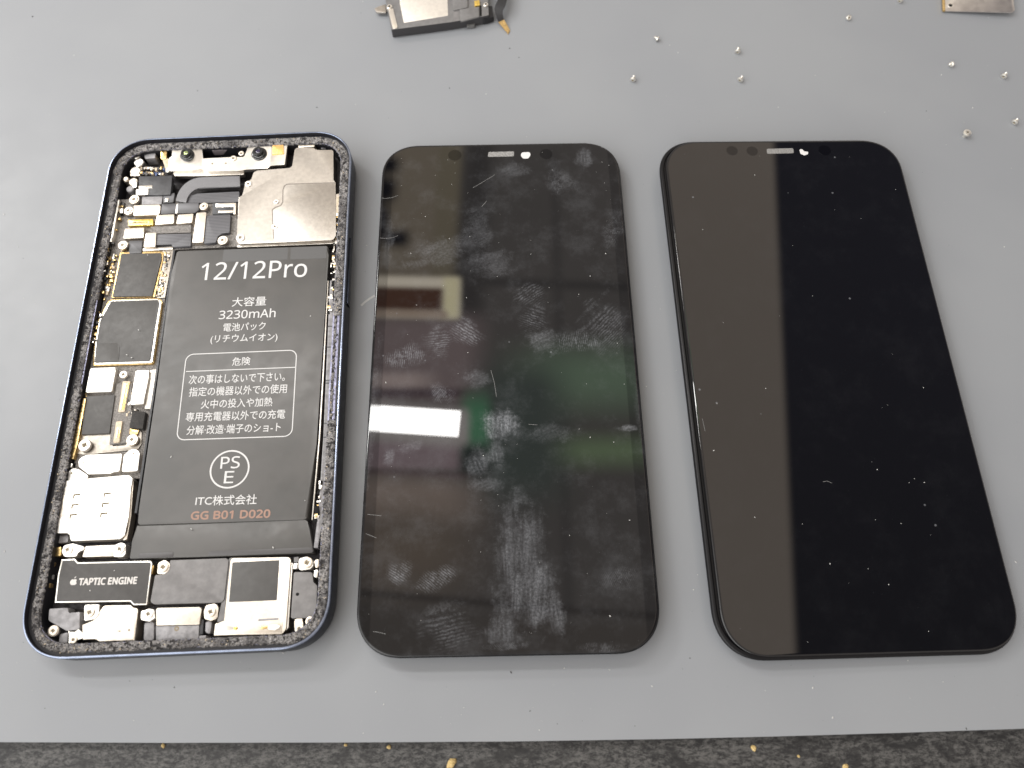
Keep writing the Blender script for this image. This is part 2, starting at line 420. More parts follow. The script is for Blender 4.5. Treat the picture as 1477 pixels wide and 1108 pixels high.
class Frame2:                  # a thing with its frame: builds parts from points measured on the photo
    def __init__(s, F, root): s.F = F; s.root = root
    def P(s, pts, z): return [at(s.F, x, y, z) for x, y in pts]
    def plate(s, name, pts, z1, z0, mats, parent=None, r=.35, bev=.1, side=None):
        bm = bmesh.new(); add_prism(bm, rpoly(s.P(pts, z1), r), z0, z1, bev, 0, side)
        return to_obj(name, bm, mats, parent or s.root)
    def disc(s, name, px, py, r, z1, z0, mats, parent=None, bev=.05):
        bm = bmesh.new(); x, y = at(s.F, px, py, z1)
        add_lathe(bm, x, y, [(0, z1), (r - bev, z1), (r, z1 - bev), (r, z0), (0, z0)], 20)
        return to_obj(name, bm, mats, parent or s.root)
    def text(s, txt, bl, br, hpx, z, mat, parent, name='printed_text', bold=0.):
        cu = bpy.data.curves.new('t', 'FONT'); cu.body = txt
        if FONT and txt.isascii(): cu.font = FONT
        cu.size = 1; cu.resolution_u = 3
        to = bpy.data.objects.new('t', cu); COL.objects.link(to)
        dg = bpy.context.evaluated_depsgraph_get(); me = bpy.data.meshes.new_from_object(to.evaluated_get(dg))
        bpy.data.objects.remove(to); bpy.data.curves.remove(cu)
        xs = [v.co.x for v in me.vertices]; ys = [v.co.y for v in me.vertices]
        x0, x1, y0, y1 = min(xs), max(xs), min(ys), max(ys)
        a = Vector(at(s.F, *bl, z)); b = Vector(at(s.F, *br, z)); t = Vector(at(s.F, bl[0], bl[1] - hpx, z))
        ux = (b - a); L = ux.length; ux.normalize(); uy = Vector((-ux.y, ux.x)); H = (t - a).dot(uy)
        for v in me.vertices:
            p = a + ux * ((v.co.x - x0) / (x1 - x0) * L) + uy * ((v.co.y - y0) / (y1 - y0) * H)
            v.co = Vector((p.x, p.y, z)) * S
        me.materials.clear()
        bm = bmesh.new(); bm.from_mesh(me)
        if bold:
            src = list(bm.faces)
            for i, (dx, dy) in enumerate(((1, 0), (-1, 0), (0, 1), (0, -1))):
                d = bmesh.ops.duplicate(bm, geom=src)
                for v in d['geom']:
                    if isinstance(v, bmesh.types.BMVert): v.co += Vector((dx * bold, dy * bold, .004 * (i + 1))) * S
        for f in bm.faces: f.material_index = 0
        bmesh.ops.recalc_face_normals(bm, faces=bm.faces)
        for f in bm.faces:
            if f.normal.z < 0: f.normal_flip()
        bm.to_mesh(me); bm.free()
        return link(name, me, parent, mat)
def line_strip(bm, pts, w, z, closed=True):   # flat printed line
    n = len(pts); L, R = [], []
    for i in range(n):
        p = Vector(pts[i]); a = Vector(pts[i - 1] if closed or i else pts[i]); b = Vector(pts[(i + 1) % n] if closed or i < n - 1 else pts[i])
        d = (b - a); d.normalize(); nn = Vector((-d.y, d.x)) * w / 2
        L.append(bm.verts.new((p.x + nn.x, p.y + nn.y, z))); R.append(bm.verts.new((p.x - nn.x, p.y - nn.y, z)))
    for i in range(n if closed else n - 1):
        j = (i + 1) % n; bm.faces.new((L[i], R[i], R[j], L[j]))
def up_obj(name, bm, mat, parent):
    o = to_obj(name, bm, mat, parent)
    me = o.data
    if me.polygons and me.polygons[0].normal.z < 0: me.flip_normals()
    return o

# ------------------------------------------------------------------ the setting: dark desk, grey mat
bm = bmesh.new(); add_box(bm, 0, 150, 1200, 900, -30, -2.6, 0, 0)
desk = to_obj('table_top', bm, DESK); tag(desk, 'dark grey stone-patterned desk top under the mat', None, None, 'structure')
edge_px = [(-420, 1066), (0, 1070.5), (240, 1071.5), (500, 1071), (740, 1069.5), (960, 1066), (1110, 1062.5), (1300, 1057), (1477, 1051), (1900, 1034)]
e = [at(F_MAT, x, y, -.35) for x, y in edge_px]
bm = bmesh.new()
outline = [(e[0][0], e[0][1])] + e[1:] + [(330, 420), (-330, 420)]
add_prism(bm, outline, -2.2, 0, .5, 0)
matobj = to_obj('work_mat', bm, [MATGREY], None)
tag(matobj, 'smooth light grey silicone work mat lying on the dark desk', 'mat')

# ------------------------------------------------------------------ opened phone
phone = thing('opened_smartphone', F_PHONE, 'opened dark blue smartphone without its screen, circuit parts and black battery exposed', 'smartphone')
A = Frame2(F_PHONE, phone)
W_, H_, RC = 71.5, 146.7, 12.0
bm = bmesh.new()
prof = [(1.2, 0), (.35, .2), (0, .75), (0, 6.85), (.10, 7.14), (.24, 7.28), (.46, 7.3), (.56, 7.22), (.62, 5.85), (1.5, 5.82), (3.3, 5.8), (3.4, 1.3)]
mis = [0, 0, 0, 1, 1, 1, 1, 2, 2, 3, 2]
loft(bm, W_, H_, RC, prof, mis, True, False, 0, 16)
rg = [v for v in bm.verts if abs(v.co.z - 1.3) < 1e-5]
f = bm.faces.new(rg); f.material_index = 4
housing = to_obj('housing', bm, [NAVY, RIM, INNER, LEDGE, FLOOR], phone, 25)
housing['label'] = 'dark blue metal body with a polished rim'
# side button on the right flank
bm = bmesh.new()
b0 = at(F_PHONE, 511, 345, 4); b1 = at(F_PHONE, 505, 440, 4)
add_box(bm, 35.8, (b0[1] + b1[1]) / 2, .7, abs(b0[1] - b1[1]), 2.6, 4.9, 0, .2)
to_obj('side_button', bm, NAVY, housing)

# adhesive residue on the ledge
bm = bmesh.new()
NP, NM = 2200, 11
base_o = rrect(W_ - 1.8, H_ - 1.8, RC - .9, 40); base_i = rrect(W_ - 6.2, H_ - 6.2, RC - 3.1, 40)
def resample(pts, n):
    P = [Vector(p) for p in pts]; P.append(P[0]); acc = [0]
    for i in range(len(P) - 1): acc.append(acc[-1] + (P[i + 1] - P[i]).length)
    out = []; j = 0
    for k in range(n):
        t = acc[-1] * k / n
        while acc[j + 1] < t: j += 1
        d = acc[j + 1] - acc[j]; out.append(P[j].lerp(P[j + 1], (t - acc[j]) / d if d else 0))
    return out
ro = resample(base_o, NP)
grid = []
for k in range(NP):
    p = ro[k]; a = ro[k - 1]; b = ro[(k + 1) % NP]; t = (b - a).normalized(); nrm = Vector((-t.y, t.x))
    s = k * .28
    o_in = (.06 if (p.x > 26 or p.y > 62) else .42) + .4 * max(-.4, noise.noise((s * .35, 3, 0)))
    wdt = 2.52 + .28 * noise.noise((s * .9, 0, 7)) + .25 * noise.noise((s * 3.1, 5, 1))
    if p.x > 30 and -18 < p.y < 12:            # residue scraped off: bare metal on the right
        o_in = 1.25 + .45 * noise.noise((s * .8, 9, 2)); wdt = 2.0 + .2 * noise.noise((s * 2, 5, 1))
    if p.x < -30 and -5 < p.y < 20: wdt -= .35
    row = []
    for j in range(NM):
        u = j / (NM - 1); d = o_in + (wdt - o_in) * u
        q = p + nrm * d
        z = 5.86 + (0 if j in (0,) else .20 + .22 * noise.noise((q.x * 1.5, q.y * 1.5, 0)) + .30 * noise.noise((q.x * 3.3, q.y * 3.3, 4)))
        if j == NM - 1: z = 5.5
        row.append(bm.verts.new((q.x, q.y, z)))
    grid.append(row)
for k in range(NP):
    for j in range(NM - 1):
        a, b = grid[k], grid[(k + 1) % NP]
        bm.faces.new((a[j], a[j + 1], b[j + 1], b[j]))
adh = to_obj('adhesive_residue', bm, ADHES, phone, 180)

# fluffs and fibres standing out of the residue along the bottom and corners
bm = bmesh.new()
for _ in range(420):
    k = rnd.randrange(NP); p = grid[k][rnd.randrange(1, NM - 1)].co if False else None
    q = ro[k]; t = (ro[(k + 1) % NP] - ro[k - 1]).normalized(); nn = Vector((-t.y, t.x))
    d = rnd.uniform(.4, 2.2); r = rnd.uniform(.05, .16)
    c = q + nn * d
    add_box(bm, c.x, c.y, r * rnd.uniform(1, 3), r, 5.9, 6.15 + rnd.uniform(0, .15), rnd.uniform(0, 3), 0, rnd.choice([0, 0, 1]))
o = to_obj('residue_crumbs', bm, [DUSTD, CREAM], adh); o['kind'] = 'stuff'

# screw, one mesh each size-independent (scaled)
def screw_mesh(name, mats, r=1.0):
    bm = bmesh.new()
    add_lathe(bm, 0, 0, [(0, -.25), (.16, -.25), (.30, -.02), (.42, .04), (.80, .06), (.95, .0), (1.0, -.12), (1.0, -.5), (0, -.5)], 24, [1, 1, 0, 0, 0, 0, 0, 0])
    for k in range(2):     # cross recess
        add_box(bm, 0, 0, .95, .16, .035, .085, k * math.pi / 2 + .4, 0, 1)
    for v in bm.verts: v.co *= 1
    bmesh.ops.recalc_face_normals(bm, faces=bm.faces)
    me = bpy.data.meshes.new(name); bm.to_mesh(me); bm.free()
    for p in me.polygons: p.use_smooth = True
    try: me.set_sharp_from_angle(angle=math.radians(35))
    except Exception: pass
    for mt in mats: me.materials.append(mt)
    return me
SCREWM = pbr('screw_recess', (.24, .20, .14), .5, .5, .4)
scr_steel = screw_mesh('screw', [SATIN, SCREWM]); scr_nick = screw_mesh('screw', [NICKEL2, SCREWM])
def screw(px, py, rmm, z, parent=None, me=None, name='screw', washer=0):
    x, y = at(F_PHONE, px, py, z)
    o = bpy.data.objects.new(name, me or scr_steel); COL.objects.link(o); o.parent = parent or phone
    o.location = (x * S, y * S, z * S); o.scale = (rmm * S,) * 3; o.rotation_euler = (0, 0, rnd.uniform(0, 3))
    if washer:
        bm = bmesh.new(); add_lathe(bm, x, y, [(0, z - .15), (washer - .08, z - .15), (washer, z - .22), (washer, z - .9), (0, z - .9)], 24)
        to_obj('standoff', bm, NICKEL2, parent or phone)
    return o

# ---- logic board (L-shaped) and its covers
ZB = 3.6
board = A.plate('logic_board', [(168, 288), (300, 284), (346, 290), (346, 356), (252, 360), (238, 430), (233, 520), (216, 600), (205, 690), (196, 690), (108, 690), (106, 640), (122, 560), (136, 500), (150, 430), (160, 350)], ZB, 2.6, BOARD, None, .6, .1)
def on_board(name, pts, z1, mat, r=.35, bev=.1, z0=None, side=None): return A.plate(name, pts, z1, (ZB - .02 if z0 is None else z0), mat, board, r, bev, side)
for c in ([(193, 296), (230, 295), (231.3, 298), (230.5, 307), (228, 310), (192, 311.2)],
          [(226, 310.2), (251.5, 309), (250.8, 322), (223.3, 324.5)],
          [(257, 309.6), (279, 308), (277, 321), (254, 323)],
          [(180, 329.7), (208, 328), (207, 343), (177.5, 344.2)],
          [(210, 336), (225.3, 335.2), (224, 356), (206.8, 356.8)],
          [(283.5, 307), (297.6, 306), (293.2, 349.5), (277, 350.3)]):
    on_board('connector_cover', c, 5.0, NICKEL2, .35, .12)
# gold board connector
cn = on_board('board_connector', [(185, 317), (220.5, 315.7), (220.8, 324.3), (184.8, 325.6)], 4.7, GOLD, .15, .05)
A.plate('contact_row', [(190, 319.3), (215.5, 318.4), (215.5, 321.8), (189.6, 322.8)], 4.73, 4.5, BRASS, board, .05, 0)
A.plate('contact_slot', [(192, 320.5), (213.5, 319.7), (213.5, 320.7), (191.8, 321.5)], 4.76, 4.5, BLACK, board, .03, 0)
# flexes at the top
on_board('flat_cable', [(233.6, 294), (254, 293.4), (252.6, 307.8), (231.5, 309)], 4.75, FLEXV, .2, .05)
on_board('flat_cable', [(257, 293.2), (286.5, 292), (286.8, 303), (281, 307), (255.2, 308)], 4.78, FLEXV, .2, .05)
on_board('cable_gap_strip', [(254.8, 294), (257.8, 294), (255.8, 307.5), (252.6, 307.5)], 4.70, SATIN, .05, .02)
on_board('board_shield_strip', [(218, 327), (276, 324), (275, 335.5), (226, 337), (216, 334)], 4.3, BOARD, .2, .05)
on_board('flat_cable', [(225.5, 338), (275.6, 336.8), (275, 355), (249, 356), (247, 352.5), (225, 353.5)], 4.6, FLEX, .2, .05)
on_board('flat_cable', [(297.8, 311), (332.5, 309.4), (331, 335.5), (320, 337), (314, 341), (311, 350), (293.7, 351.5)], 4.65, FLEX, .3, .05)
on_board('socket', [(306.5, 293), (340, 291.8), (339.5, 308), (306.2, 309.6)], 4.4, TAPE, .2, .05)
A.plate('socket_lid', [(311, 293.6), (337.5, 292.6), (337.5, 298.2), (311, 298.8)], 4.7, 4.3, STEEL, board, .1, .04)
A.plate('socket_contacts', [(315, 304), (336, 303.2), (336, 306.2), (314.6, 307)], 4.55, 4.3, NICKEL2, board, .05, .02)
A.plate('socket_frame', [(337.6, 293), (340.4, 293), (339.6, 309), (336.8, 309)], 5.0, 4.0, NICKEL2, board, .05, .03)
# curved pale flex and dark flex beneath it
on_board('flat_cable', [(266, 296), (268, 289), (275, 282.5), (285, 279.5), (345, 276), (345, 291.5), (266, 293)], 4.1, FLEX, .3, .05)
def ribbon(name, mid, wpx, z1, z0, mat, parent):
    P = [Vector(p) for p in mid]; L, R = [], []
    for i, p in enumerate(P):
        t = (P[min(i + 1, len(P) - 1)] - P[max(i - 1, 0)]).normalized(); n = Vector((-t.y, t.x)) * wpx / 2
        L.append(tuple(p + n)); R.append(tuple(p - n))
    return A.plate(name, L + R[::-1], z1, z0, mat, parent, 0, .05)
rb = [(346, 261.5), (330, 262), (310, 262.6), (292, 263.2)] + [(292 - 31 * math.sin(a), 294.2 - 31 * math.cos(a)) for a in [i * math.pi / 2 / 9 for i in range(1, 9)]] + [(261, 291)]
ribbon('flat_cable', rb, 15, 4.7, 4.2, FLEXL, board)
on_board('flat_cable', [(205, 284), (234.5, 283), (233, 294.6), (204.5, 295.4)], 4.7, PAD, .2, .06)
on_board('flat_cable', [(235.5, 283), (252, 278), (250, 292), (235, 293)], 4.6, FLEXV, .2, .06)
A.plate('solder_tab', [(238.5, 286), (243, 285.6), (242.4, 290.4), (237.8, 290.8)], 4.85, 4.4, STEEL, board, .1, .04)
on_board('black_cover', [(200, 254.3), (248, 253.6), (247.6, 262), (246, 281), (226, 282), (205, 281), (200.5, 272)], 5.0, TAPE, .4, .12)
A.plate('bracket_clip', [(196, 273), (214, 271.5), (213.6, 280.5), (196, 281.5)], 5.15, 4.4, SATIN, board, .3, .1)
A.plate('contact_pads', [(200, 268), (219.5, 267), (219.5, 271.4), (200, 272.2)], 5.08, 4.6, NICKEL, board, .1, .04)
# chips
on_board('chip_frame', [(173, 363.8), (235, 362.6), (235.2, 374), (223, 428.5), (160.5, 429.6)], 4.15, BRASS, .3, .1)
on_board('chip', [(175, 366), (232, 365), (232.4, 373.5), (219.3, 427), (162.3, 428)], 4.6, CHIP, .25, .1)
on_board('chip_frame', [(157.5, 432.5), (230.5, 430.6), (234.4, 436), (221.6, 525), (133.5, 528), (136, 494), (142, 461)], 4.3, BRASS, .6, .12)
on_board('chip_shield', [(159, 433.6), (229, 431.7), (232.6, 436.6), (220, 523.4), (135, 526.2), (137.7, 494.4), (143.4, 462)], 4.75, STEEL, .6, .2)
on_board('chip', [(160.6, 434.6), (227.5, 432.8), (229.6, 437), (216.6, 521), (136.2, 523.6), (139, 495), (144.6, 462.3)], 4.86, CHIP2, .5, .06)
on_board('chip_label_step', [(139.3, 495.6), (168, 494.6), (172.5, 500), (171, 521), (136.6, 522.6)], 4.93, CHIP2, .5, .03)
on_board('chip_cover', [(130, 531), (167, 529.7), (166.5, 535), (161.5, 565), (123, 566.4)], 5.0, SATIN, .5, .15)
on_board('chip_cover', [(195.6, 534.5), (215, 533.7), (214, 545), (207, 583), (187.3, 583.8)], 5.0, SATIN, .4, .15)
on_board('board_wall', [(216, 534), (228, 532), (220, 590), (208.5, 590)], 4.3, NICKEL, .2, .05)
on_board('chip', [(124, 572), (165.4, 569.8), (157.6, 625), (117.4, 626.8)], 4.6, CHIP, .2, .08)
on_board('board_plate', [(113, 580), (123.5, 571), (160, 626), (162, 644), (182, 643), (187, 620), (204, 622), (204, 640), (199, 648), (124, 656), (112, 655), (106, 648)], 4.0, BOARDM, .4, .06)
on_board('board_strip', [(168, 553), (190, 553), (189, 590), (192, 600), (184.5, 638.5), (157.5, 641.5), (160, 620)], 4.25, BOARD, .2, .06)
# two long contact rows
def contact_bar(pts, z, inner):
    on_board('board_connector', pts, z, CREAM, .3, .08)
    A.plate('contact_row', inner, z + .12, z - .2, NICKEL2, board, .1, .03)
contact_bar([(177, 550), (187.6, 549.6), (179.6, 594), (170.2, 594.6)], 4.6, [(179.2, 553), (182.2, 553), (174.8, 591), (172.2, 591)])
A.plate('contact_row', [(183.4, 552.6), (186, 552.4), (178.6, 591), (176.2, 591)], 4.72, 4.4, GOLD, board, .1, .03)
contact_bar([(167.4, 608), (176.6, 607), (172, 638), (163, 639)], 4.7, [(169, 616), (171, 616), (168.6, 632), (166.6, 632)])
A.plate('contact_row', [(172.4, 616), (174.4, 616), (172, 632), (170.2, 632)], 4.82, 4.4, BRASS, board, .1, .03)
on_board('foam_block', [(191.6, 591.7), (209.5, 594), (206, 618.5), (186, 616.6)], 5.2, FOAM, .3, .15)
A.plate('solder_tab', [(187, 618), (200, 620.5), (198, 627), (187, 626)], 4.6, 4.0, BRASS, board, .2, .06)
# lower plates
on_board('connector_cover', [(126, 656.3), (176.3, 654), (172, 680.6), (161.5, 681.2), (160.8, 683), (127.4, 684), (114, 673), (113.2, 664), (118, 659.5)], 5.1, SATIN, .5, .15)
on_board('connector_cover', [(178.6, 657.5), (186, 650), (192, 648), (198, 648.8), (201.3, 654), (199, 679.6), (174.8, 680.8)], 5.1, SATIN, .6, .15)
for px, py in ((121, 666.6), (192, 654.6)): A.disc('pin_hole', px, py, .28, 5.13, 5.0, SCREWM, board)
# components strip right of the first chip, brass flank on the left
on_board('board_strip', [(235, 359.4), (250.5, 358.8), (238, 429.5), (226.6, 430)], 3.9, BOARDM, .2, .05)
def clutter(name, path, n, zr, sz, mats, parent, spread=.5, seed=1, kind=None):
    r = random.Random(seed); bm = bmesh.new(); P = [Vector(p) for p in path]
    for _ in range(n):
        t = r.random() * (len(P) - 1); i = min(int(t), len(P) - 2); p = P[i].lerp(P[i + 1], t - i)
        z1 = r.uniform(*zr); x, y = at(F_PHONE, p.x, p.y, z1)
        x += r.uniform(-spread, spread); y += r.uniform(-.3, .3)
        add_box(bm, x, y, r.uniform(*sz), r.uniform(*sz) * r.choice([1, 1, 1.8]), z1 - r.uniform(.4, 1.0), z1, r.choice([0, 0, r.uniform(-.3, .3)]) - .0, .04, r.randrange(len(mats)))
    o = to_obj(name, bm, mats, parent); o['kind'] = 'stuff'
    return o
clutter('board_components', [(241, 363), (229, 428)], 46, (4.0, 4.35), (.25, .7), [CREAM, BRASS, CHIP, CHIP, STEEL], board, .9, 3)
clutter('board_components', [(203, 243), (246, 243)], 60, (4.2, 4.9), (.2, .75), [BLUE, CREAM, STEEL, BRASS, CHIP, CHIP, NICKEL], board, .5, 4)
clutter('board_components', [(200, 249), (240, 251)], 40, (4.2, 4.8), (.2, .7), [BLUE, CREAM, STEEL, CHIP, BRASS], board, .5, 14)
clutter('board_components', [(186, 352), (176, 362)], 8, (3.8, 4.3), (.3, .7), [CREAM, BRASS, CHIP], board, .6, 5)
clutter('board_components', [(166, 368), (152, 432)], 40, (3.6, 4.4), (.3, .9), [BRASS, BRASS, CREAM, CHIP, STEEL, NICKEL], board, .6, 6)
clutter('board_components', [(190, 560), (184, 600), (196, 590)], 24, (4.2, 4.5), (.2, .5), [CREAM, CHIP, NICKEL], board, .8, 8)
on_board('cable_tail', [(185.6, 347.5), (205, 346.8), (204, 365), (186.4, 365.8)], 4.45, FLEXV, .2, .05)
on_board('black_cover', [(206, 358), (249, 356), (249.5, 359.5), (206, 362.5)], 4.2, NICKEL, .1, .05)
# brass springs along the inner left wall
flank = A.plate('spring_strip', [(168.8, 288), (172.4, 288), (168, 312), (163, 340), (159, 349), (155.6, 348), (160, 322)], 5.3, 2.5, STEEL, phone, .15, .06)
A.plate('spring_strip', [(120, 575), (124, 575), (112, 640), (106, 662), (101, 662), (108, 628)], 4.9, 2.5, BRASS, phone, .15, .06)
clutter('spring_contacts', [(176, 292), (168, 318), (160, 352), (146, 425), (139, 470), (131, 500)], 60, (3.8, 5.3), (.3, .95), [BRASS, BRASS, STEEL, NICKEL, CHIP, BLACK], phone, .7, 9)
clutter('spring_contacts', [(156, 350), (150, 384), (141, 430)], 34, (4.2, 5.5), (.3, 1.0), [STEEL, NICKEL, BLACK, BLACK, BRASS], phone, .5, 10)
clutter('spring_contacts', [(124, 560), (114, 610), (104, 655), (97, 700)], 30, (3.6, 4.9), (.4, 1.1), [CREAM, BRASS, BLACK, BLACK, STEEL], phone, .4, 11)
clutter('spring_contacts', [(487, 285), (486, 330), (483, 352), (480, 392), (476, 450)], 62, (4.2, 5.6), (.3, .95), [STEEL, NICKEL, BRASS, BLACK, CHIP, NICKEL], phone, .5, 12)
clutter('spring_contacts', [(463, 690), (460, 720), (456, 752)], 16, (4.6, 5.5), (.3, 1.2), [STEEL, NICKEL, BLACK, BRASS], phone, .3, 13)
A.plate('antenna_contact', [(483.6, 280.4), (490.4, 279), (489.4, 311), (482.6, 312)], 5.5, 4, NICKEL2, phone, .2, .06)
A.plate('antenna_contact', [(485.6, 284), (488.6, 283.4), (487.6, 307), (484.8, 307.6)], 5.55, 4, CREAM, phone, .1, .04)
# round brackets in the top left corner
for px, py, r, z in ((196, 224, 1.2, 4.8), (200, 234, 1.5, 4.8), (195, 247, 1.7, 4.6), (181, 258, .9, 5.0), (192, 262, 1.4, 4.6), (187, 272, 1.1, 4.2)):
    A.disc('mounting_boss', px, py, r, z, 1.4, [rnd.choice([NICKEL, NICKEL2, PAD, STEEL])], phone, .25)
A.plate('corner_bracket', [(188, 250), (202, 247), (202, 253.5), (188, 254)], 4.5, 2, NICKEL2, phone, .3, .1)
A.plate('corner_bracket', [(191, 263), (198, 259), (197.4, 270), (191, 271)], 4.9, 2, STEEL, phone, .3, .1)
A.plate('wall_block', [(207, 216), (224, 215), (224, 228), (209, 229)], 4.4, 1.4, PAD, phone, .3, .1)
A.plate('antenna_tab', [(231, 216), (240.5, 215), (240, 229), (232, 230)], 5.3, 3.5, BRASS, phone, .3, .1)
A.plate('antenna_tab', [(234, 230), (243, 228), (246, 246), (240, 248)], 5.1, 3.5, CREAM, phone, .3, .1)
A.plate('wall_block', [(450, 206), (472, 204), (473, 214.5), (452, 215.5)], 3.4, 1.4, FLOOR, phone, .3, .1)
A.plate('wall_block', [(463, 206.5), (470, 206), (470, 214), (463, 214.6)], 4.0, 1.4, PAD, phone, .2, .1)
A.plate('antenna_tab', [(430, 208), (436, 202.5), (446, 203), (454, 205), (454, 211.5), (430, 213)], 5.3, 3.5, NICKEL2, phone, .4, .1)
A.disc('antenna_screw', 440, 204.5, .6, 5.55, 4, BRASS, phone)

# ---- front camera bracket with two lenses
cb = A.plate('camera_bracket', [(248, 214), (291, 212.8), (292, 229.4), (330, 227), (352, 226.5), (358, 212), (391, 208.6), (391, 206.6), (413, 205.4), (414.6, 208), (411, 237.5), (390.6, 239), (386, 243), (356, 244), (345, 246.5), (300, 247.5), (291.5, 243.6), (246.5, 247), (243, 240), (243.5, 227.5), (248, 226)], 5.5, 4.4, [STEEL], phone, .35, .15)
A.plate('bracket_skirt', [(248, 247.5), (292, 245), (300, 249), (345, 248), (352, 246), (352, 252), (300, 254), (252, 254)], 4.5, 3.2, NICKEL, cb, .3, .08)
def lens(px0, py0, px1, py1, r0, r1, glassm, glow):
    x0, y0 = at(F_PHONE, px0, py0, 5.5); x1, y1 = at(F_PHONE, px1, py1, 7.0)
    bm = bmesh.new()
    add_lathe(bm, x0, y0, [(r0 + .35, 5.5), (r0 + .35, 5.75), (r0 + .1, 5.85), (r0, 5.85), (r0, 6.2), (r1 + .08, 6.25), (r1, 6.3), (r1, 6.95), (r1 - .12, 7.05), (r1 * .62, 7.05), (r1 * .5, 6.8), (0, 6.75)], 28)
    l = to_obj('front_camera', bm, LENSB, cb, 35)
    bm = bmesh.new(); add_lathe(bm, x0, y0, [(r1 * .46, 6.82), (r1 * .3, 6.9), (0, 6.94)], 20)
    to_obj('lens_glass', bm, glassm, cb)
lens(270.5, 224.5, 268, 219, 1.75, 1.42, LENSG, 0)
lens(374.0, 222.5, 371, 215, 1.95, 1.5, LENSV, 0)
A.plate('sensor_module', [(393.2, 209.4), (408.4, 207.6), (409.6, 221.6), (392.2, 223)], 5.75, 5.3, AMBER, cb, .1, .05)
A.plate('sensor_pad', [(303, 211.6), (333, 209.8), (335, 215.6), (305.6, 217.4)], 4.6, 2.5, MAUVE, phone, .15, .06)
A.disc('sensor_hole', 308.2, 213.4, .25, 4.64, 4.4, BLACK, phone)
for px, py, r in ((336.5, 228, .95), (348, 221, .85)): screw(px, py, r, 5.7, cb, scr_nick)
for px, py in ((306, 236), (325.5, 235.5)): A.disc('pin_hole', px, py, .3, 5.53, 5.4, SCREWM, cb)
A.disc('locating_ring', 242, 244.6, .85, 5.6, 4, STEEL, cb, .2)

# ---- big shield over the rear cameras
sh = A.plate('shield_cover', [(425.5, 214.5), (431, 213), (452, 213), (456, 216.6), (479.6, 216.4), (480.6, 219), (481, 259.5), (484, 264), (484, 340), (481, 345), (478, 346.4), (440, 348), (400, 350), (345, 352.3), (341.3, 348), (343, 316), (344, 283.6), (350.6, 283), (352, 272), (354, 262), (362, 260), (366, 248.4), (372, 246), (419, 242.3), (421.5, 239)], 5.6, 2.5, [NICKEL], phone, .35, .25)
A.plate('overlap_plate', [(411, 268.6), (415, 266.5), (483.4, 264.4), (484.2, 268), (484.4, 340), (481, 345), (478, 346.5), (440, 348.2), (395.4, 350), (393.6, 303), (398, 300), (406, 297), (408.6, 292), (409, 274)], 5.72, 5.5, NICKEL, sh, .35, .1)
A.plate('plate_seam_shade', [(409.4, 268), (413.6, 265), (483.2, 262.9), (483.6, 267), (420, 300), (394.5, 350), (391.9, 302.6), (396.6, 298.6), (404.4, 295.8), (407, 291), (407.4, 274)], 5.63, 5.4, pbr('seam_shade', (.22, .20, .18), .5, .8), sh, .35, 0)  # dark strip, its colour stands in for shade along the plate's step
for px, py, r in ((398.4, 290.8, .75), (396.3, 326.5, .95), (358, 264.8, 1.0), (346.5, 342.4, 1.25)): screw(px, py, r, 5.85, sh, scr_steel)
A.plate('shield_lip', [(342, 353), (478, 347.6), (485, 343), (486.5, 346), (480, 351.5), (342, 357)], 4.6, 2.5, NICKEL, sh, .3, .08)

# ---- screws of the upper board
for px, py, r, w in ((193, 287, 1.1, 1.5), (185, 303.5, .9, 1.4), (293.5, 297, .95, 1.25), (176.7, 353, 1.05, 1.4), (320.8, 346, 1.0, 1.45), (177.7, 540, 1.05, 0), (121.7, 642, 1.6, 0), (190, 634, 1.15, 1.5)):
    screw(px, py, r, 5.25, board, scr_steel if py > 500 else scr_nick, 'screw', w)

# ---- SIM tray
st = A.plate('sim_tray', [(103, 691.5), (186, 685.4), (191, 690.5), (188.6, 704), (185.6, 744), (179.4, 772), (173.6, 777.4), (102, 780.4), (100.2, 768.6), (79.2, 769), (78, 763), (83.6, 748), (84.4, 714), (88, 697.5), (94, 694)], 5.2, 2.2, [SATIN], phone, .5, .25)
A.plate('tray_flap', [(84.2, 714), (95, 713.6), (94, 735), (92, 745), (84, 747.6), (81, 749)], 5.26, 5.0, NICKEL2, st, .3, .05)
for px, py in ((110.6, 716.2), (108, 730.8), (105.4, 745.2), (154.4, 714.4), (152, 728.8), (149.6, 743.2)):
    bm = bmesh.new(); x, y = at(F_PHONE, px, py, 5.3)
    add_box(bm, x - .05, y + .10, 1.75, 1.15, 5.15, 5.225, .05, 0, 0); add_box(bm, x + .16, y - .14, 1.40, .80, 5.2, 5.28, .05, .05, 1)
    to_obj('spring_contact', bm, [BRASSD, SATIN], st)
A.plate('tray_edge', [(188.8, 692), (192.6, 693), (189, 745), (183, 778), (176.5, 780), (183.5, 768), (187.4, 742)], 4.6, 2.2, NICKEL2, st, .2, .06)
A.plate('tray_boss', [(99, 681), (104, 675.6), (113, 677), (127, 686), (126, 692), (103, 694), (97, 690)], 4.9, 2.2, SATIN, st, .5, .15)
A.disc('pin_hole', 103, 682.5, .3, 4.95, 4.8, SCREWM, st)
tb = A.plate('tray_bracket', [(123, 788), (166, 786), (164, 802.4), (118.5, 803.6)], 4.8, 2.2, NICKEL2, phone, .3, .1)
A.plate('bracket_end', [(92, 787), (105, 784), (112, 786), (122, 789), (121, 793.5), (112, 796), (111, 803), (93, 803), (89, 796)], 5.0, 2.4, SATIN, tb, .5, .12)
A.plate('bracket_end', [(164, 787), (175, 782.6), (181, 785), (181, 800), (176, 803.4), (163, 803.4)], 5.0, 2.4, SATIN, tb, .5, .12)
screw(97.4, 793, 1.25, 5.2, tb); screw(172.4, 792, 1.25, 5.2, tb)
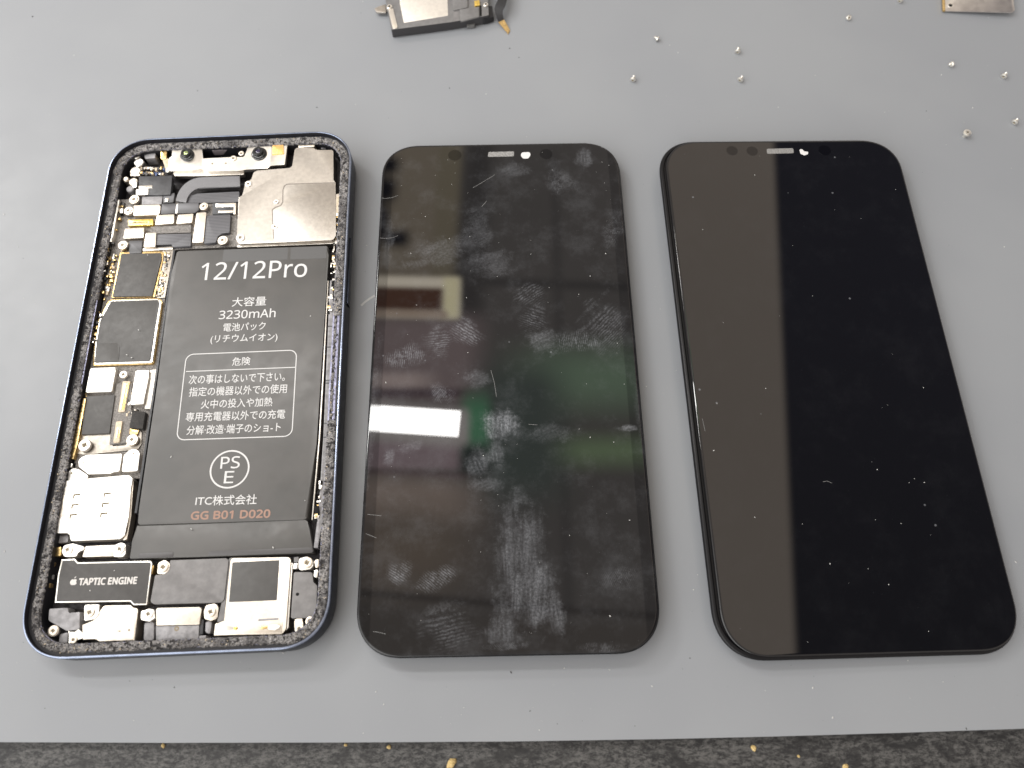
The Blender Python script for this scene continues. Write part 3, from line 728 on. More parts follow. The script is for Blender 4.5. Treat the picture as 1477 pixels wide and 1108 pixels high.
A.plate('brass_ferrule', [(79, 790), (88, 788), (88.5, 802), (78, 803)], 4.0, 2.2, BRASS, phone, .4, .15)
A.plate('pad', [(81, 773), (98, 772), (98, 782), (81, 784)], 3.6, 2.2, PAD, phone, .3, .1)

# ---- battery
bt = A.plate('battery', [(254.5, 361.6), (473.5, 354), (473.8, 368), (456.5, 640), (442.5, 750), (197.5, 757.5), (200.5, 735), (226, 560), (247, 395)], 5.15, 1.4, [BATT], phone, .9, .5)
bt['label'] = 'black battery printed in white'
fl = A.plate('end_flap', [(197.3, 757.8), (442.8, 750.2), (446.5, 764), (453, 797.5), (300, 803), (186.3, 806.2), (190.5, 781)], 4.8, 1.4, [BATT], bt, .5, .25)
TAPE2 = pbr('pull_tab_grey', (.072, .069, .072), .4, 0, .5)
A.plate('pull_tab', [(201, 798), (248.6, 796), (250, 799), (249, 803.4), (199.4, 805.4)], 4.88, 4.5, TAPE2, bt, .2, .05)
A.plate('pull_tab', [(300, 797), (306, 795), (449, 789.5), (452, 796.4), (301, 802)], 4.88, 4.5, TAPE2, bt, .2, .05)
A.plate('top_tape', [(323, 360.2), (415.6, 357), (414.6, 374.4), (320.6, 377.8)], 5.17, 5.1, pbr('top_tape', (.080, .080, .081), .36), bt, .05, 0)
A.plate('top_tape', [(419.6, 356.8), (471.5, 355.2), (470.6, 372.6), (418.6, 374.3)], 5.17, 5.1, MATS['top_tape'], bt, .05, 0)
ZT = 5.19
T = lambda s, bl, br, h, mat=WHITE, bold=0.: A.text(s, bl, br, h, ZT, mat, bt, bold=bold)
T('12/12Pro', (288.5, 404.6), (442, 399.4), 25, WHITE, .05)
T('大容量', (334.2, 442.6), (383.4, 440.6), 13.2, WHITE, .025)
T('3230mAh', (315.4, 460.6), (397, 457.6), 12.6, WHITE, .03)
T('電池パック', (321.6, 478.4), (382.6, 475.6), 11.6, WHITE, .025)
T('(リチウムイオン)', (303, 496.8), (399.6, 493.2), 13, WHITE, .025)
T('危険', (334.6, 527.8), (360.6, 526.6), 11.8, WHITE, .025)
T('次の事はしないで下さい。', (271.8, 554.6), (410.6, 549.6), 13.2, WHITE, .025)
T('指定の機器以外での使用', (272, 572.3), (413.4, 567), 13.2, WHITE, .025)
T('火中の投入や加熱', (289.4, 589.8), (392.4, 586), 13, WHITE, .025)
T('専用充電器以外での充電', (267.4, 608.4), (410.8, 603.8), 13.2, WHITE, .025)
T('分解·改造·端子のショ-ト', (268.6, 627.6), (404.4, 622.4), 13.2, WHITE, .025)
T('ITC株式会社', (281.4, 729.8), (369.6, 727.4), 14.4, WHITE, .025)
T('GG B01 D020', (275.2, 749.6), (389, 746.4), 11.2, PINK, .11)
T('PS', (317.6, 676.4), (345.2, 675.2), 17.2, WHITE, .03)
T('E', (322.6, 697.2), (336, 696.8), 17.2, WHITE, .03)
bm = bmesh.new()
bx = rpoly(A.P([(268.8, 511.4), (428, 505), (421, 629.2), (254.6, 634.8)], ZT), 2.0, 7)
line_strip(bm, bx, .26, ZT)
up_obj('warning_box', bm, WHITE, bt)
bm = bmesh.new(); line_strip(bm, A.P([(268.2, 536), (426.8, 529.8)], ZT), .24, ZT, False); up_obj('warning_box_rule', bm, WHITE, bt)
cx, cy = at(F_PHONE, 331.2, 676.8, ZT); ex = at(F_PHONE, 358.6, 676, ZT); rr = math.hypot(ex[0] - cx, ex[1] - cy)
bm = bmesh.new(); line_strip(bm, [(cx + rr * math.cos(a * math.pi / 36), cy + rr * math.sin(a * math.pi / 36)) for a in range(72)], .42, ZT); up_obj('round_safety_mark', bm, WHITE, bt)

# ---- cable strip right of the battery
A.plate('side_cable', [(476, 405), (480.5, 404), (479, 530), (475.4, 630), (468, 735), (458.5, 790), (452.5, 790), (459.5, 735), (466.4, 630), (470.6, 530)], 4.9, 2, PAD, phone, .1, .06)
for y0, xa, xb in ((470, 473, 480), (500, 472, 479.6), (548, 469.8, 478.4), (552, 469.6, 478.2), (610, 467.4, 476.4), (630, 466.2, 475.4)):
    A.plate('cable_band', [(xa, y0), (xb, y0 - .3), (xb - .05, y0 + 1.4), (xa - .1, y0 + 1.7)], 4.94, 4.6, TAPE, phone, 0, 0)
A.plate('side_cable', [(472.6, 405), (474, 405), (467.4, 530), (461.6, 630), (451, 750), (449.4, 750), (460, 630), (465.8, 530)], 5.0, 2, NICKEL, phone, .05, .03)
A.plate('battery_wall', [(249.6, 361), (252.4, 361), (224, 560), (197.4, 740), (194, 740), (221.2, 560)], 4.7, 1.4, TAPE, phone, .05, .05)

# ---- vibration motor
vm_px = [(88.5, 807), (108, 806), (111.8, 811.4), (217.5, 809), (219.4, 813), (212.2, 872.6), (192.5, 872.8), (188.2, 867.6), (78.6, 869.6), (83.8, 829)]
vm = A.plate('vibration_motor', vm_px, 5.2, 1.4, [STEEL], phone, .3, .12)
ins = [(90.4, 808.6), (107.2, 807.7), (111, 813.2), (216.4, 810.8), (217.5, 813.6), (210.6, 871), (193.3, 871.2), (188.9, 866), (80.8, 867.9), (85.6, 829)]
A.plate('label_face', ins, 5.225, 5.0, pbr('motor_label', (.050, .047, .045), .46, 0, .5, .12, 6), vm, .25, .02)
A.text('TAPTIC ENGINE', (113.2, 844.2), (196.6, 842), 9.6, 5.24, GREYINK, vm, bold=.10)
def fruit():
    pts = []
    for i in range(40):
        a = 2 * math.pi * i / 40
        r = .44 * (1 + .07 * math.cos(2 * a)) ; x = r * math.cos(a) * 1.0; y = r * math.sin(a) * .98
        if abs(x) < .17: y -= math.copysign(.10 * (1 - abs(x) / .17), y) * (1 if y > 0 else .55)
        if y < 0: x *= 1 + .18 * y
        d = math.hypot(x - .58, y - .08)
        if d < .27: x = .58 - math.sqrt(max(0, .27 ** 2 - (y - .08) ** 2))
        pts.append((x, y))
    leaf = [(-.02, .46), (.01, .58), (.09, .68), (.2, .73), (.19, .62), (.11, .51)]
    return pts, leaf
body, leaf = fruit(); c0 = Vector(at(F_PHONE, 106.2, 839.8, 5.24)); sx = 1.85
bm = bmesh.new()
for poly in (body, leaf): bm.faces.new([bm.verts.new((c0.x + x * sx, c0.y + y * sx, 5.24)) for x, y in poly])
up_obj('maker_logo', bm, GREYINK, vm)
A.plate('motor_flange', [(218, 816), (222, 815.6), (219.4, 828), (216.6, 828)], 4.8, 2, BRASS, vm, .1, .05)
clutter('spring_contacts', [(76, 815), (71, 845)], 10, (3.2, 4.6), (.4, 1.0), [BRASS, BLACK, PAD], phone, .4, 15)
# ---- bottom row
A.plate('microphone_cover', [(70.6, 878), (98, 876.7), (98.4, 884.6), (103, 884.6), (115.3, 882), (114.5, 908.5), (96, 910), (84, 903), (70, 895)], 4.6, 1.4, PAD, phone, .4, .12)
screw(76.3, 910, 1.15, 4.9, None, scr_nick, 'screw', 1.3)
mb = A.plate('microphone_bracket', [(150, 873.6), (188.4, 872.8), (191, 876), (199, 878.4), (194.2, 924.4), (142, 925), (139, 921.6), (119.4, 923.2), (118.5, 901), (135.6, 895), (141, 886)], 4.8, 1.4, [NICKEL2], phone, .4, .15)
bm = bmesh.new(); p0 = at(F_PHONE, 127, 911.5, 4.9); p1 = at(F_PHONE, 173, 910.5, 4.9)
n = 12; up_pts = []; dn = []
for i in range(n + 1):
    t = i / n; w = .12 + .62 * math.sin(math.pi * min(1, t * 1.15)) ** .8 if t < .87 else .16
    x = p0[0] + (p1[0] - p0[0]) * t; y = p0[1] + (p1[1] - p0[1]) * t; up_pts.append((x, y + w)); dn.append((x, y - w))
add_prism(bm, up_pts + dn[::-1], 4.7, 5.0, .12); to_obj('spring_contact', bm, STEEL, mb)
A.disc('pin_hole', 186, 909, .28, 4.83, 4.6, SCREWM, mb)
A.plate('bracket_tab', [(121.4, 872.4), (143.6, 872), (142.6, 886), (136, 893), (121.4, 896)], 4.95, 2, SATIN, mb, .4, .12)
screw(129, 883.4, 1.2, 5.15, mb, scr_nick)
A.plate('bracket_tab', [(97.4, 908.6), (101, 911.6), (108, 911.6), (113.4, 907.8), (119, 913), (120, 921), (110, 923.6), (106, 928.4), (98.6, 929), (99.6, 917)], 4.7, 2, STEEL, mb, .3, .1)
screw(105.6, 922.8, .9, 4.9, mb, scr_nick)
A.plate('wall_block', [(86, 915), (98, 912), (97, 928), (85, 927)], 3.8, 1.4, PAD, phone, .3, .1)
bp = A.plate('cable_cover', [(245, 807.8), (327, 805.2), (329.6, 809), (323.2, 864.6), (319.2, 869.2), (222.4, 871.8), (216.9, 868), (223.4, 829), (236, 829), (242, 823)], 4.9, 1.4, [PLASTIC], phone, .5, .15)
A.plate('bracket_tab', [(228, 812), (238, 807.4), (245.6, 813.6), (243, 824), (237, 828.2), (226, 828.2)], 5.0, 2, NICKEL2, bp, .6, .1)
screw(235.2, 818, 1.25, 5.2, bp, scr_nick)
cc = A.plate('charging_port', [(225, 879), (228, 877), (287.5, 875.8), (290.8, 878), (287.8, 901), (225, 902.4)], 4.9, 1.4, [NICKEL2], phone, .25, .15)
A.plate('port_face', [(224.6, 903), (287.2, 901.8), (286, 924.6), (225.4, 926)], 4.5, 1.4, PAD, cc, .2, .08)
A.disc('pin_hole', 254.8, 906.8, .6, 4.53, 4.3, SCREWM, cc); A.disc('pin_dot', 254.8, 906.8, .22, 4.56, 4.3, PAD, cc)
A.plate('port_lug', [(288, 894), (293.6, 893.4), (292.4, 915), (287, 915.6)], 4.2, 1.4, TAPE, cc, .2, .06)
A.plate('port_lug', [(287.4, 917), (297, 916.4), (296.4, 926), (287, 926.6)], 4.6, 1.4, PAD, cc, .15, .06)
for pts, c in (([(203, 880.6), (222, 878.4), (224, 892), (215, 896.6), (203, 894)], (213.8, 885.6)), ([(297, 873), (311, 870.6), (315, 876), (313.4, 892), (304, 895.6), (294.6, 892.6), (294, 882)], (303.8, 882.6))):
    t = A.plate('bracket_tab', pts, 4.9, 2, NICKEL2 if c[0] > 250 else SATIN, cc, .5, .12); screw(*c, 1.2, 5.1, cc, scr_nick if c[0] > 250 else scr_steel)
A.plate('wall_block', [(208, 898), (222, 897), (222, 924), (207, 924)], 3.9, 1.4, PAD, phone, .5, .2)
A.plate('wall_block', [(296, 897), (306, 895), (303, 916), (296, 912)], 3.9, 1.4, PAD, phone, .5, .2)
sp = A.plate('loudspeaker', [(332.5, 809.4), (335, 805.2), (416.6, 803.8), (419.5, 807.6), (418, 830), (412, 907.5), (407, 914.6), (308, 917.6), (310.6, 899), (324.2, 896.6)], 5.0, 1.4, [NICKEL2], phone, .35, .18)
A.plate('speaker_pad', [(335.2, 811), (403, 807.8), (399.2, 866), (330.2, 868.6)], 5.05, 4.9, CHIP2, sp, .2, .03)
A.plate('speaker_ledge', [(310.4, 900.4), (402, 894), (408, 897), (406, 913), (308.4, 916.8)], 5.06, 4.9, NICKEL2, sp, .3, .04)
A.plate('ledge_slot', [(373, 893), (401.6, 891.4), (401, 894), (372.4, 896)], 5.1, 4.9, PAD, sp, .05, 0)
A.plate('spring_contact', [(311, 901.6), (322, 900), (338, 903.6), (340.6, 906.2), (338, 908.6), (322, 911), (310, 913.6)], 5.3, 5.0, STEEL, sp, .4, .12)
A.plate('contact_tip', [(337, 903.6), (341.4, 904), (341.4, 908.6), (337, 908.6)], 5.34, 5.0, GOLD, sp, .2, .06)
A.plate('spring_contact', [(386, 902), (398, 900.4), (404, 902.6), (404, 907.4), (396, 909.4), (386, 907.6)], 5.3, 5.0, STEEL, sp, .4, .12)
A.plate('contact_tip', [(373, 903.6), (381, 902.6), (386, 903), (386, 907), (376, 907.8)], 5.2, 5.0, BRASS, sp, .2, .06)
A.plate('speaker_side', [(420.4, 812), (422.4, 812), (416, 905), (412.6, 910), (414, 890)], 4.7, 1.4, NICKEL, sp, .05, .04)
A.plate('base_plate', [(330, 806), (336, 803.4), (325, 871), (323.6, 897), (313, 897), (319, 872)], 4.6, 1.4, PLASTIC, phone, .2, .06)
rp = A.plate('antenna_module', [(423.6, 824.8), (450, 825.4), (451.8, 839.6), (457.4, 845), (456, 882.2), (450.2, 891), (419.3, 892.2)], 4.9, 1.4, [PLASTIC], phone, .45, .12)
A.disc('module_hole', 429, 857.2, .42, 4.93, 4.7, BLACK, rp)
A.plate('bracket_tab', [(431, 805), (443, 803), (450.4, 806), (452.6, 813), (449, 820.6), (430.4, 823.4)], 5.0, 2, SATIN, rp, .8, .12)
screw(443, 811.6, 1.35, 5.2, rp, scr_nick)
A.plate('cable_end', [(424, 804), (431, 803), (430, 811), (423.6, 811.4)], 4.9, 2, PLASTIC, rp, .15, .06)
A.plate('cable_end', [(423.6, 812.6), (429.4, 812.2), (428.6, 820.4), (422.8, 820.8)], 4.8, 2, SATIN, rp, .15, .06)
A.plate('bracket_tab', [(424.6, 893), (436.4, 892), (438.4, 908), (434, 915.6), (426.4, 914), (424.4, 905)], 4.8, 2, NICKEL2, rp, .5, .12)
screw(432.2, 907.6, 1.15, 5.0, rp, scr_nick); screw(447, 896, 1.1, 4.9, rp, scr_nick)
for pts, mt in (([(453, 809), (460, 805), (460, 818), (455, 820)], NICKEL2), ([(453, 822), (459, 822), (458, 834), (452.6, 832)], STEEL)):
    A.plate('wall_contact', pts, 4.9, 2, mt, phone, .4, .12)

# ------------------------------------------------------------------ display panels
def glass_mat(name, smudges, seed):
    mt = bpy.data.materials.new(name); mt.use_nodes = True; g = G(mt.node_tree)
    b = g.n['Principled BSDF']; out = g.n['Material Output']
    b.inputs['Base Color'].default_value = (.0035, .0035, .0045, 1); b.inputs['Roughness'].default_value = .012
    b.inputs['IOR'].default_value = 1.52
    v = g.obj()
    v10 = g.mapping(v, loc=(seed * 3.1, seed * 1.7, 0))
    total = None
    fine = g.noise(38, 5, .75, v10); blotch = g.noise(2.2, 5, .65, v10, .3); mid_ = g.noise(7, 5, .7, v10, .2); grit = g.step(g.noise(17, 4, .75, v10), .40, .64, .42, 1.25, 'LINEAR')
    for (x, y, rx, ry, rot, amt, ridge, rdir, kind) in smudges:
        p = g.mapping(v, loc=(x * S, y * S, 0), rot=(0, 0, rot), scale=(rx * S, ry * S, 1), kind='TEXTURE')
        d = g.new('ShaderNodeVectorMath', operation='LENGTH')
        px, py, _ = g.sep(p); cmb = g.new('ShaderNodeCombineXYZ'); g.put(cmb.inputs[0], px); g.put(cmb.inputs[1], py); g.put(d.inputs[0], cmb.outputs[0])
        wob = g.m('ADD', d.outputs['Value'], g.m('MULTIPLY', g.m('SUBTRACT', blotch, .5), 1.9))
        wob = g.m('ADD', wob, g.m('MULTIPLY', g.m('SUBTRACT', mid_, .5), .9))
        f = g.step(wob, .25, 1.05, 1, 0)
        if ridge:
            vv = g.mapping(v, loc=(x * S, y * S, 0), rot=(0, 0, rdir), scale=(1, 1, 1), kind='TEXTURE')
            w = g.new('ShaderNodeTexWave', wave_type='RINGS' if kind == 'print' else 'BANDS')
            if kind == 'print': vv = g.mapping(vv, loc=(.25, -.35, 0), scale=(1, .7, 1))
            g.put(w.inputs[0], vv); w.inputs['Scale'].default_value = ridge * 1.75
            w.inputs['Distortion'].default_value = 3.4 if kind == 'print' else 4.5; w.inputs['Detail'].default_value = 2.5; w.inputs['Detail Scale'].default_value = .9
            f = g.m('MULTIPLY', f, g.step(w.outputs['Fac'], .2, .9, .22, 1.0))
            f = g.m('MULTIPLY', f, g.step(mid_, .36, .60, .1, 1))
        elif kind == 'streak':
            vv = g.mapping(g.mapping(v, loc=(x * S, y * S, 0), rot=(0, 0, rdir), kind='TEXTURE'), scale=(5, .45, 1))
            f = g.m('MULTIPLY', f, g.step(g.noise(1.8, 6, .68, vv, .5), .32, .70, .2, 1))
        else:
            vv = g.mapping(g.mapping(v, loc=(x * S, y * S, 0), rot=(0, 0, rot + .5), kind='TEXTURE'), scale=(.9, 4.5, 1))
            f = g.m('MULTIPLY', f, g.step(g.noise(1.6, 6, .7, vv, .3), .30, .68, .35, 1))
            f = g.m('MULTIPLY', f, g.step(fine, .25, .65, .6, 1))
        f = g.m('MULTIPLY', f, grit)
        f = g.m('MULTIPLY', f, amt * .95)
        total = f if total is None else g.m('MAXIMUM', total, f)
    if smudges:
        X, Y, _z = g.sep(v); e = g.m('SUBTRACT', 35.3 * S, g.m('ABSOLUTE', X)); g.put(b.inputs['Specular IOR Level'], g.step(e, 3.1 * S, 3.5 * S, .34, .5))
    # overall thin haze, specks and hair-line scratches
    haze = g.m('MULTIPLY', g.step(g.noise(1.0, 6, .7, v10), .45, .75), .10 if smudges else .012)
    spots = g.m('MULTIPLY', g.step(g.noise(30, 2, .5, v10), .74, .80), .35 if smudges else .10)
    vor = g.new('ShaderNodeTexVoronoi'); g.put(vor.inputs['Vector'], v10); vor.inputs['Scale'].default_value = 1.15
    sp = g.m('MULTIPLY', g.step(vor.outputs['Distance'], .02, .045, 1, 0), .5)
    total = sp if total is None else g.m('MAXIMUM', total, sp)
    total = g.m('ADD', g.m('ADD', total, haze), spots, clamp=True)
    df = g.new('ShaderNodeBsdfDiffuse'); df.inputs[0].default_value = (.38, .395, .43, 1)
    mx = g.new('ShaderNodeMixShader'); g.put(mx.inputs[0], g.m('MULTIPLY', total, .48)); g.l.new(b.outputs[0], mx.inputs[1]); g.l.new(df.outputs[0], mx.inputs[2])
    g.l.new(mx.outputs[0], out.inputs[0])
    return mt

def panel(name, F, label, glassm, w=70.6, h=146.0, lift=2.0, lip=(0, 0, 0, 0)):
    root = thing(name, lower(F, lift), label, 'phone screen')
    B = Frame2(lower(F, lift), root)
    z1 = lift
    bm = bmesh.new()
    loft(bm, w, h, 11.0, [(.35, z1 - .62), (.06, z1 - .55), (.0, z1 - .42), (.10, z1 - .16), (.30, z1 - .04), (.55, z1), (.75, z1)], None, True, True, 0, 18)
    gl = to_obj('front_glass', bm, glassm, root, 60)
    bm = bmesh.new()
    lx0, lx1, ly0, ly1 = lip       # how far the black frame stands out left, right, bottom, top
    loft(bm, w + lx0 + lx1, h + ly0 + ly1, 11.0 + max(lx0, ly0) * .5, [(1.3, z1 - 1.9), (.45, z1 - 1.9), (.08, z1 - 1.7), (0, z1 - 1.0), (.12, z1 - .62), (.45, z1 - .40), (1.0, z1 - .34), (1.3, z1 - .6)], None, True, True, 0, 18)
    for v in bm.verts: v.co.x += (lx1 - lx0) / 2; v.co.y += (ly1 - ly0) / 2
    fr = to_obj('bezel_frame', bm, BLKGLOSS, root, 40)
    bm = bmesh.new(); hh = min(lift, 2.0)
    loft(bm, w - 9, h - 10, 8, [(0, z1 - 1.9 - 1.6), (0, z1 - 1.92)], None, True, True, 0, 10)
    to_obj('back_plate', bm, TAPE, root)
    return root, B, z1
def smudge(px, py, rx, ry, rot, amt, ridge=0, rdir=0., kind=None):
    # rx, ry measured in photo px around the point, turned into mm
    a = at(F_MID, px, py); b = at(F_MID, px + rx, py); c = at(F_MID, px, py - ry)
    return (a[0], a[1], math.dist(a, b), math.dist(a, c), rot, amt, ridge, rdir, kind)
SM = [smudge(630, 363, 48, 24, .15, .34), smudge(708, 378, 34, 28, -.2, .30), smudge(662, 350, 40, 14, .3, .2),
      smudge(765, 425, 26, 18, .2, .5, 5.0, .6, 'print'), smudge(772, 458, 24, 26, -.3, .45, 5.0, -.4, 'print'),
      smudge(784, 492, 26, 22, 0, .50), smudge(835, 492, 48, 17, 0, .65, 3.6, .1, 'band'), smudge(872, 470, 42, 46, .2, .40, 5.0, .8, 'print'),
      smudge(584, 514, 36, 20, .1, .9, 3.6, .15, 'band'), smudge(632, 492, 24, 28, 0, .6, 5.2, .1, 'print'), smudge(672, 480, 28, 20, -.5, .85, 5.0, -.6, 'print'),
      smudge(690, 545, 22, 16, 0, .4), smudge(640, 567, 22, 16, -.5, .75, 4.5, .5, 'band'),
      smudge(722, 612, 27, 28, 0, 1.15, 0, 0, 'streak'), smudge(715, 655, 16, 30, .1, .6, 0, .1, 'streak'),
      smudge(750, 800, 44, 96, 0, .46, 0, .05, 'streak'), smudge(764, 850, 46, 70, 0, .58, 0, -.06, 'streak'), smudge(800, 880, 18, 44, .1, .6, 0, .1, 'streak'), smudge(725, 905, 26, 40, 0, .5, 0, 0, 'streak'),
      smudge(578, 825, 22, 20, .3, 1.0, 3.4, 1.0, 'band'), smudge(630, 836, 34, 18, .3, .75, 3.4, .9, 'band'),
      smudge(645, 905, 50, 40, -.5, .35, 4.2, .2, 'print'), smudge(733, 932, 40, 9, .1, .6, 5, .8, 'band'), smudge(870, 935, 40, 10, 0, .4, 5, .2, 'band'),
      smudge(842, 228, 13, 16, 0, .5, 0, 0, 'streak'), smudge(810, 262, 30, 22, 0, .42, 4.5, 0, 'band'), smudge(740, 246, 30, 12, 0, .28), smudge(884, 330, 18, 32, -.2, .42, 4.5, .3, 'band'),
      smudge(905, 618, 16, 6, 0, .8), smudge(562, 660, 10, 18, 0, .7), smudge(590, 645, 22, 10, .3, .4), smudge(690, 668, 26, 26, 0, .5, 0, .4, 'streak'), smudge(700, 700, 30, 12, 0, .35),
      smudge(892, 832, 38, 22, .3, .30, 4.5, .4, 'band'), smudge(790, 625, 60, 16, 0, .22), smudge(605, 380, 30, 10, .2, .3, 0, .4, 'streak'),
      smudge(560, 355, 10, 40, 0, .3, 0, 0, 'streak'), smudge(534, 620, 9, 150, -.06, .26, 0, 0, 'streak'), smudge(934, 650, 9, 160, .09, .18, 0, 0, 'streak'),
      smudge(690, 330, 26, 40, 0, .25)]
GL_MID = glass_mat('smudged_black_glass', SM, 1.0)
GL_RIGHT = glass_mat('clean_black_glass', [], 2.0)
mid, BM_, zm = panel('phone_screen', F_MID, 'black phone screen covered in fingerprints, between the opened phone and the clean screen', GL_MID, lift=3.6, lip=(.02, .25, .22, .02))
right, BR_, zr = panel('phone_screen', F_RIGHT, 'clean black phone screen with a sharp-edged reflection, rightmost on the mat', GL_RIGHT, lift=3.3, lip=(1.75, .25, .7, .45))

def slit(B, pts, z, root, mats):
    B.plate('earpiece_slot', pts, z + .02, z - .2, mats, root, .35, 0)
e = .015
slit(BM_, [(704.5, 219.4), (741.6, 218.4), (741, 225.6), (703.6, 226.4)], zm, mid, RIBM)
BM_.plate('sensor_window', [(751.6, 220), (764.4, 219.4), (765.2, 224), (762, 228.6), (755, 229), (751.6, 225.6)], zm + .02, zm - .2, WIN, mid, .7, 0)
for px, py, r in ((787.6, 222.4, 1.9), (656, 224, 2.0)): BM_.disc('camera_hole', px, py, r, zm + .015, zm - .2, CAMH, mid, .01)
slit(BR_, [(1106, 214.8), (1144, 213.8), (1145, 221), (1106.4, 222)], zr, right, RIBM)
BR_.plate('sensor_window', [(1153, 215.6), (1157, 215.2), (1160, 218.4), (1166, 219), (1165.4, 222.4), (1160, 224.4), (1154.4, 221.6)], zr + .02, zr - .2, WIN, right, .5, 0)
for px, py, r in ((1189.6, 217, 1.9), (1056, 217.4, 1.7), (1085, 218, 1.7)): BR_.disc('camera_hole', px, py, r, zr + .015, zr - .2, CAMH, right, .01)
# worn light nicks on the right panel's edge and hair-line scratches on the glass
def scratch(B, pts, z, w, parent, mat=DUSTW, name='scratch'):
    bm = bmesh.new(); line_strip(bm, B.P(pts, z), w, z, False); up_obj(name, bm, mat, parent)
SCR = pbr('scratch_grey', (.17, .17, .17), .6)
for pts in ([(550, 285.6), (556, 286.4), (566, 285), (574, 282)], [(548, 343.4), (556, 344), (566, 343), (574, 340)], [(682, 271), (696, 263), (714, 252)],
            [(695, 298), (702, 290)], [(538, 911), (546, 912), (556, 914.6)], [(530, 742), (550, 744)], [(708, 534), (713, 552), (716, 572)], [(762, 612), (775, 613)],
            [(528, 770), (543, 776)]):
    scratch(BM_, pts, zm + .02, .10, mid, SCR)
for pts in ([(1187, 695), (1193, 694), (1200, 697)], [(1013, 604), (1017, 622)]):
    scratch(BR_, pts, zr + .02, .09, right, SCR)

# ------------------------------------------------------------------ ear speaker module at the top
PLASTD = pbr('ribbon_black', (.016, .016, .018), .5, 0, .35)
ear = thing('earpiece_module', Matrix.Translation((at(F_MAT, 640, 20, 0)[0], at(F_MAT, 640, 20, 0)[1], 0)), 'small dark speaker module with white label and curled black ribbon at the top edge', 'speaker module')
class Off(Frame2):
    def P(s, pts, z):
        o = s.F.translation
        return [(x - o.x, y - o.y) for x, y in (at(F_MAT, a, b, z) for a, b in pts)]
    def disc(s, name, px, py, r, z1, z0, mats, parent=None, bev=.05):
        bm = bmesh.new(); (x, y), = s.P([(px, py)], z1)
        add_lathe(bm, x, y, [(0, z1), (r - bev, z1), (r, z1 - bev), (r, z0), (0, z0)], 20)
        return to_obj(name, bm, mats, parent or s.root)
E_ = Off(Matrix.Translation((at(F_MAT, 640, 20, 0)[0], at(F_MAT, 640, 20, 0)[1], 0)), ear)
body = E_.plate('casing', [(564.6, 43), (620, 36), (653, 31.6), (690, 25), (705, 22), (703, -30), (552, -38), (556, 0)], 3.4, .3, [pbr('casing_grey', (.15, .147, .147), .5, 0, .5, .12, 6), pbr('casing_side_shade', (.035, .034, .037), .5)], ear, .4, .15, 1)  # sides get a darker grey, shading put into their colour
E_.plate('foil_label', [(577, 6.5), (576, -12), (644.6, -24), (646.2, 22.6), (582.5, 33)], 3.46, 3.3, SATIN, ear, .3, .03)
E_.plate('contact_bar', [(560, 13.6), (567, 11.6), (573.4, 38.4), (572, 40.6), (566.6, 41.6)], 3.6, 3.2, STEEL, ear, .4, .12)
E_.plate('raised_block', [(649, -30), (674.4, -30), (674.4, 10.6), (654, 15)], 3.9, 3.3, MATS['casing_grey'], ear, .2, .1)
E_.plate('raised_block', [(663, 13.4), (690.6, 9.6), (691, 23.8), (664.4, 31)], 3.8, 3.3, MATS['casing_grey'], ear, .2, .1)
E_.plate('recess', [(653.6, 17), (661.6, 14.6), (662.4, 29.8), (654.6, 31)], 3.44, 3.3, PLASTIC, ear, .1, 0)
E_.plate('recess', [(691.6, 8), (694.6, 8), (695, 23), (691.8, 24)], 3.42, 3.3, BLACK, ear, .05, 0)
E_.plate('gold_pad', [(684, 1), (691.6, 0), (692, 7.6), (684.6, 9)], 4.0, 3.3, GOLD, ear, .2, .08)
E_.disc('screw_ring', 700.6, 5.8, .85, 4.0, 3.0, STEEL, ear, .2); E_.disc('screw_hole', 700.6, 5.8, .36, 4.02, 3.9, BLACK, ear, .02)
E_.disc('screw_ring', 561.6, 9, .95, 3.9, 2.0, STEEL, ear, .2); E_.disc('screw_hole', 561.6, 9, .40, 3.92, 3.8, BLACK, ear, .02)
E_.plate('side_clip', [(540, 12), (548, 8.6), (556.6, 6), (557, 18), (543, 17.4)], 1.8, 1.1, NICKEL, ear, .25, .1)
E_.plate('side_tab', [(672.6, 32.6), (685.6, 30.6), (684.4, 37), (673.6, 38)], 1.3, .3, pbr('tab_grey', (.12, .12, .12), .5), ear, .3, .1)
E_.plate('casing_end', [(695, 11), (710, 8), (712, 24), (699, 28), (694, 27)], 2.4, .3, PLASTD, ear, .4, .15)
# ribbon: rises from the casing, comes down to a gold tipped end
def ribbon3(name, pts, mats, parent, off, w0=1.0):
    bm = bmesh.new(); L = []; rows = []
    for (a, b, z) in pts:
        (x0, y0), (x1, y1) = [(x - off.x, y - off.y) for x, y in (at(F_MAT, a[0], a[1], z), at(F_MAT, b[0], b[1], z))]
        rows.append((Vector((x0, y0, z)), Vector((x1, y1, z))))
    prev = None
    for i, (p, q) in enumerate(rows):
        cur = [bm.verts.new(p), bm.verts.new(q), bm.verts.new(q - Vector((0, 0, .18))), bm.verts.new(p - Vector((0, 0, .18)))]
        if prev:
            for k in range(4):
                f = bm.faces.new((prev[k], prev[(k + 1) % 4], cur[(k + 1) % 4], cur[k])); f.material_index = 1 if i >= len(rows) - 2 and len(mats) > 1 else 0
        else: bm.faces.new(cur[::-1])
        prev = cur
    bm.faces.new(prev)
    return to_obj(name, bm, mats, parent)
ribbon3('ribbon_cable', [((712, -30), (732, -30), 4.2), ((715, -8), (732, -8), 4.2), ((718, 0), (731, 1), 4.0), ((714.5, 7), (728.5, 9), 3.7), ((713, 13), (725.6, 14.5), 3.2), ((714.5, 19), (725, 20), 2.6), ((717, 27), (726, 25.6), 2.0), ((719, 32), (727, 28.4), 1.5), ((726.5, 41), (731.6, 36), .8), ((733, 49.4), (735.6, 44), .25)], [PLASTD, BRASS], ear, E_.F.translation)

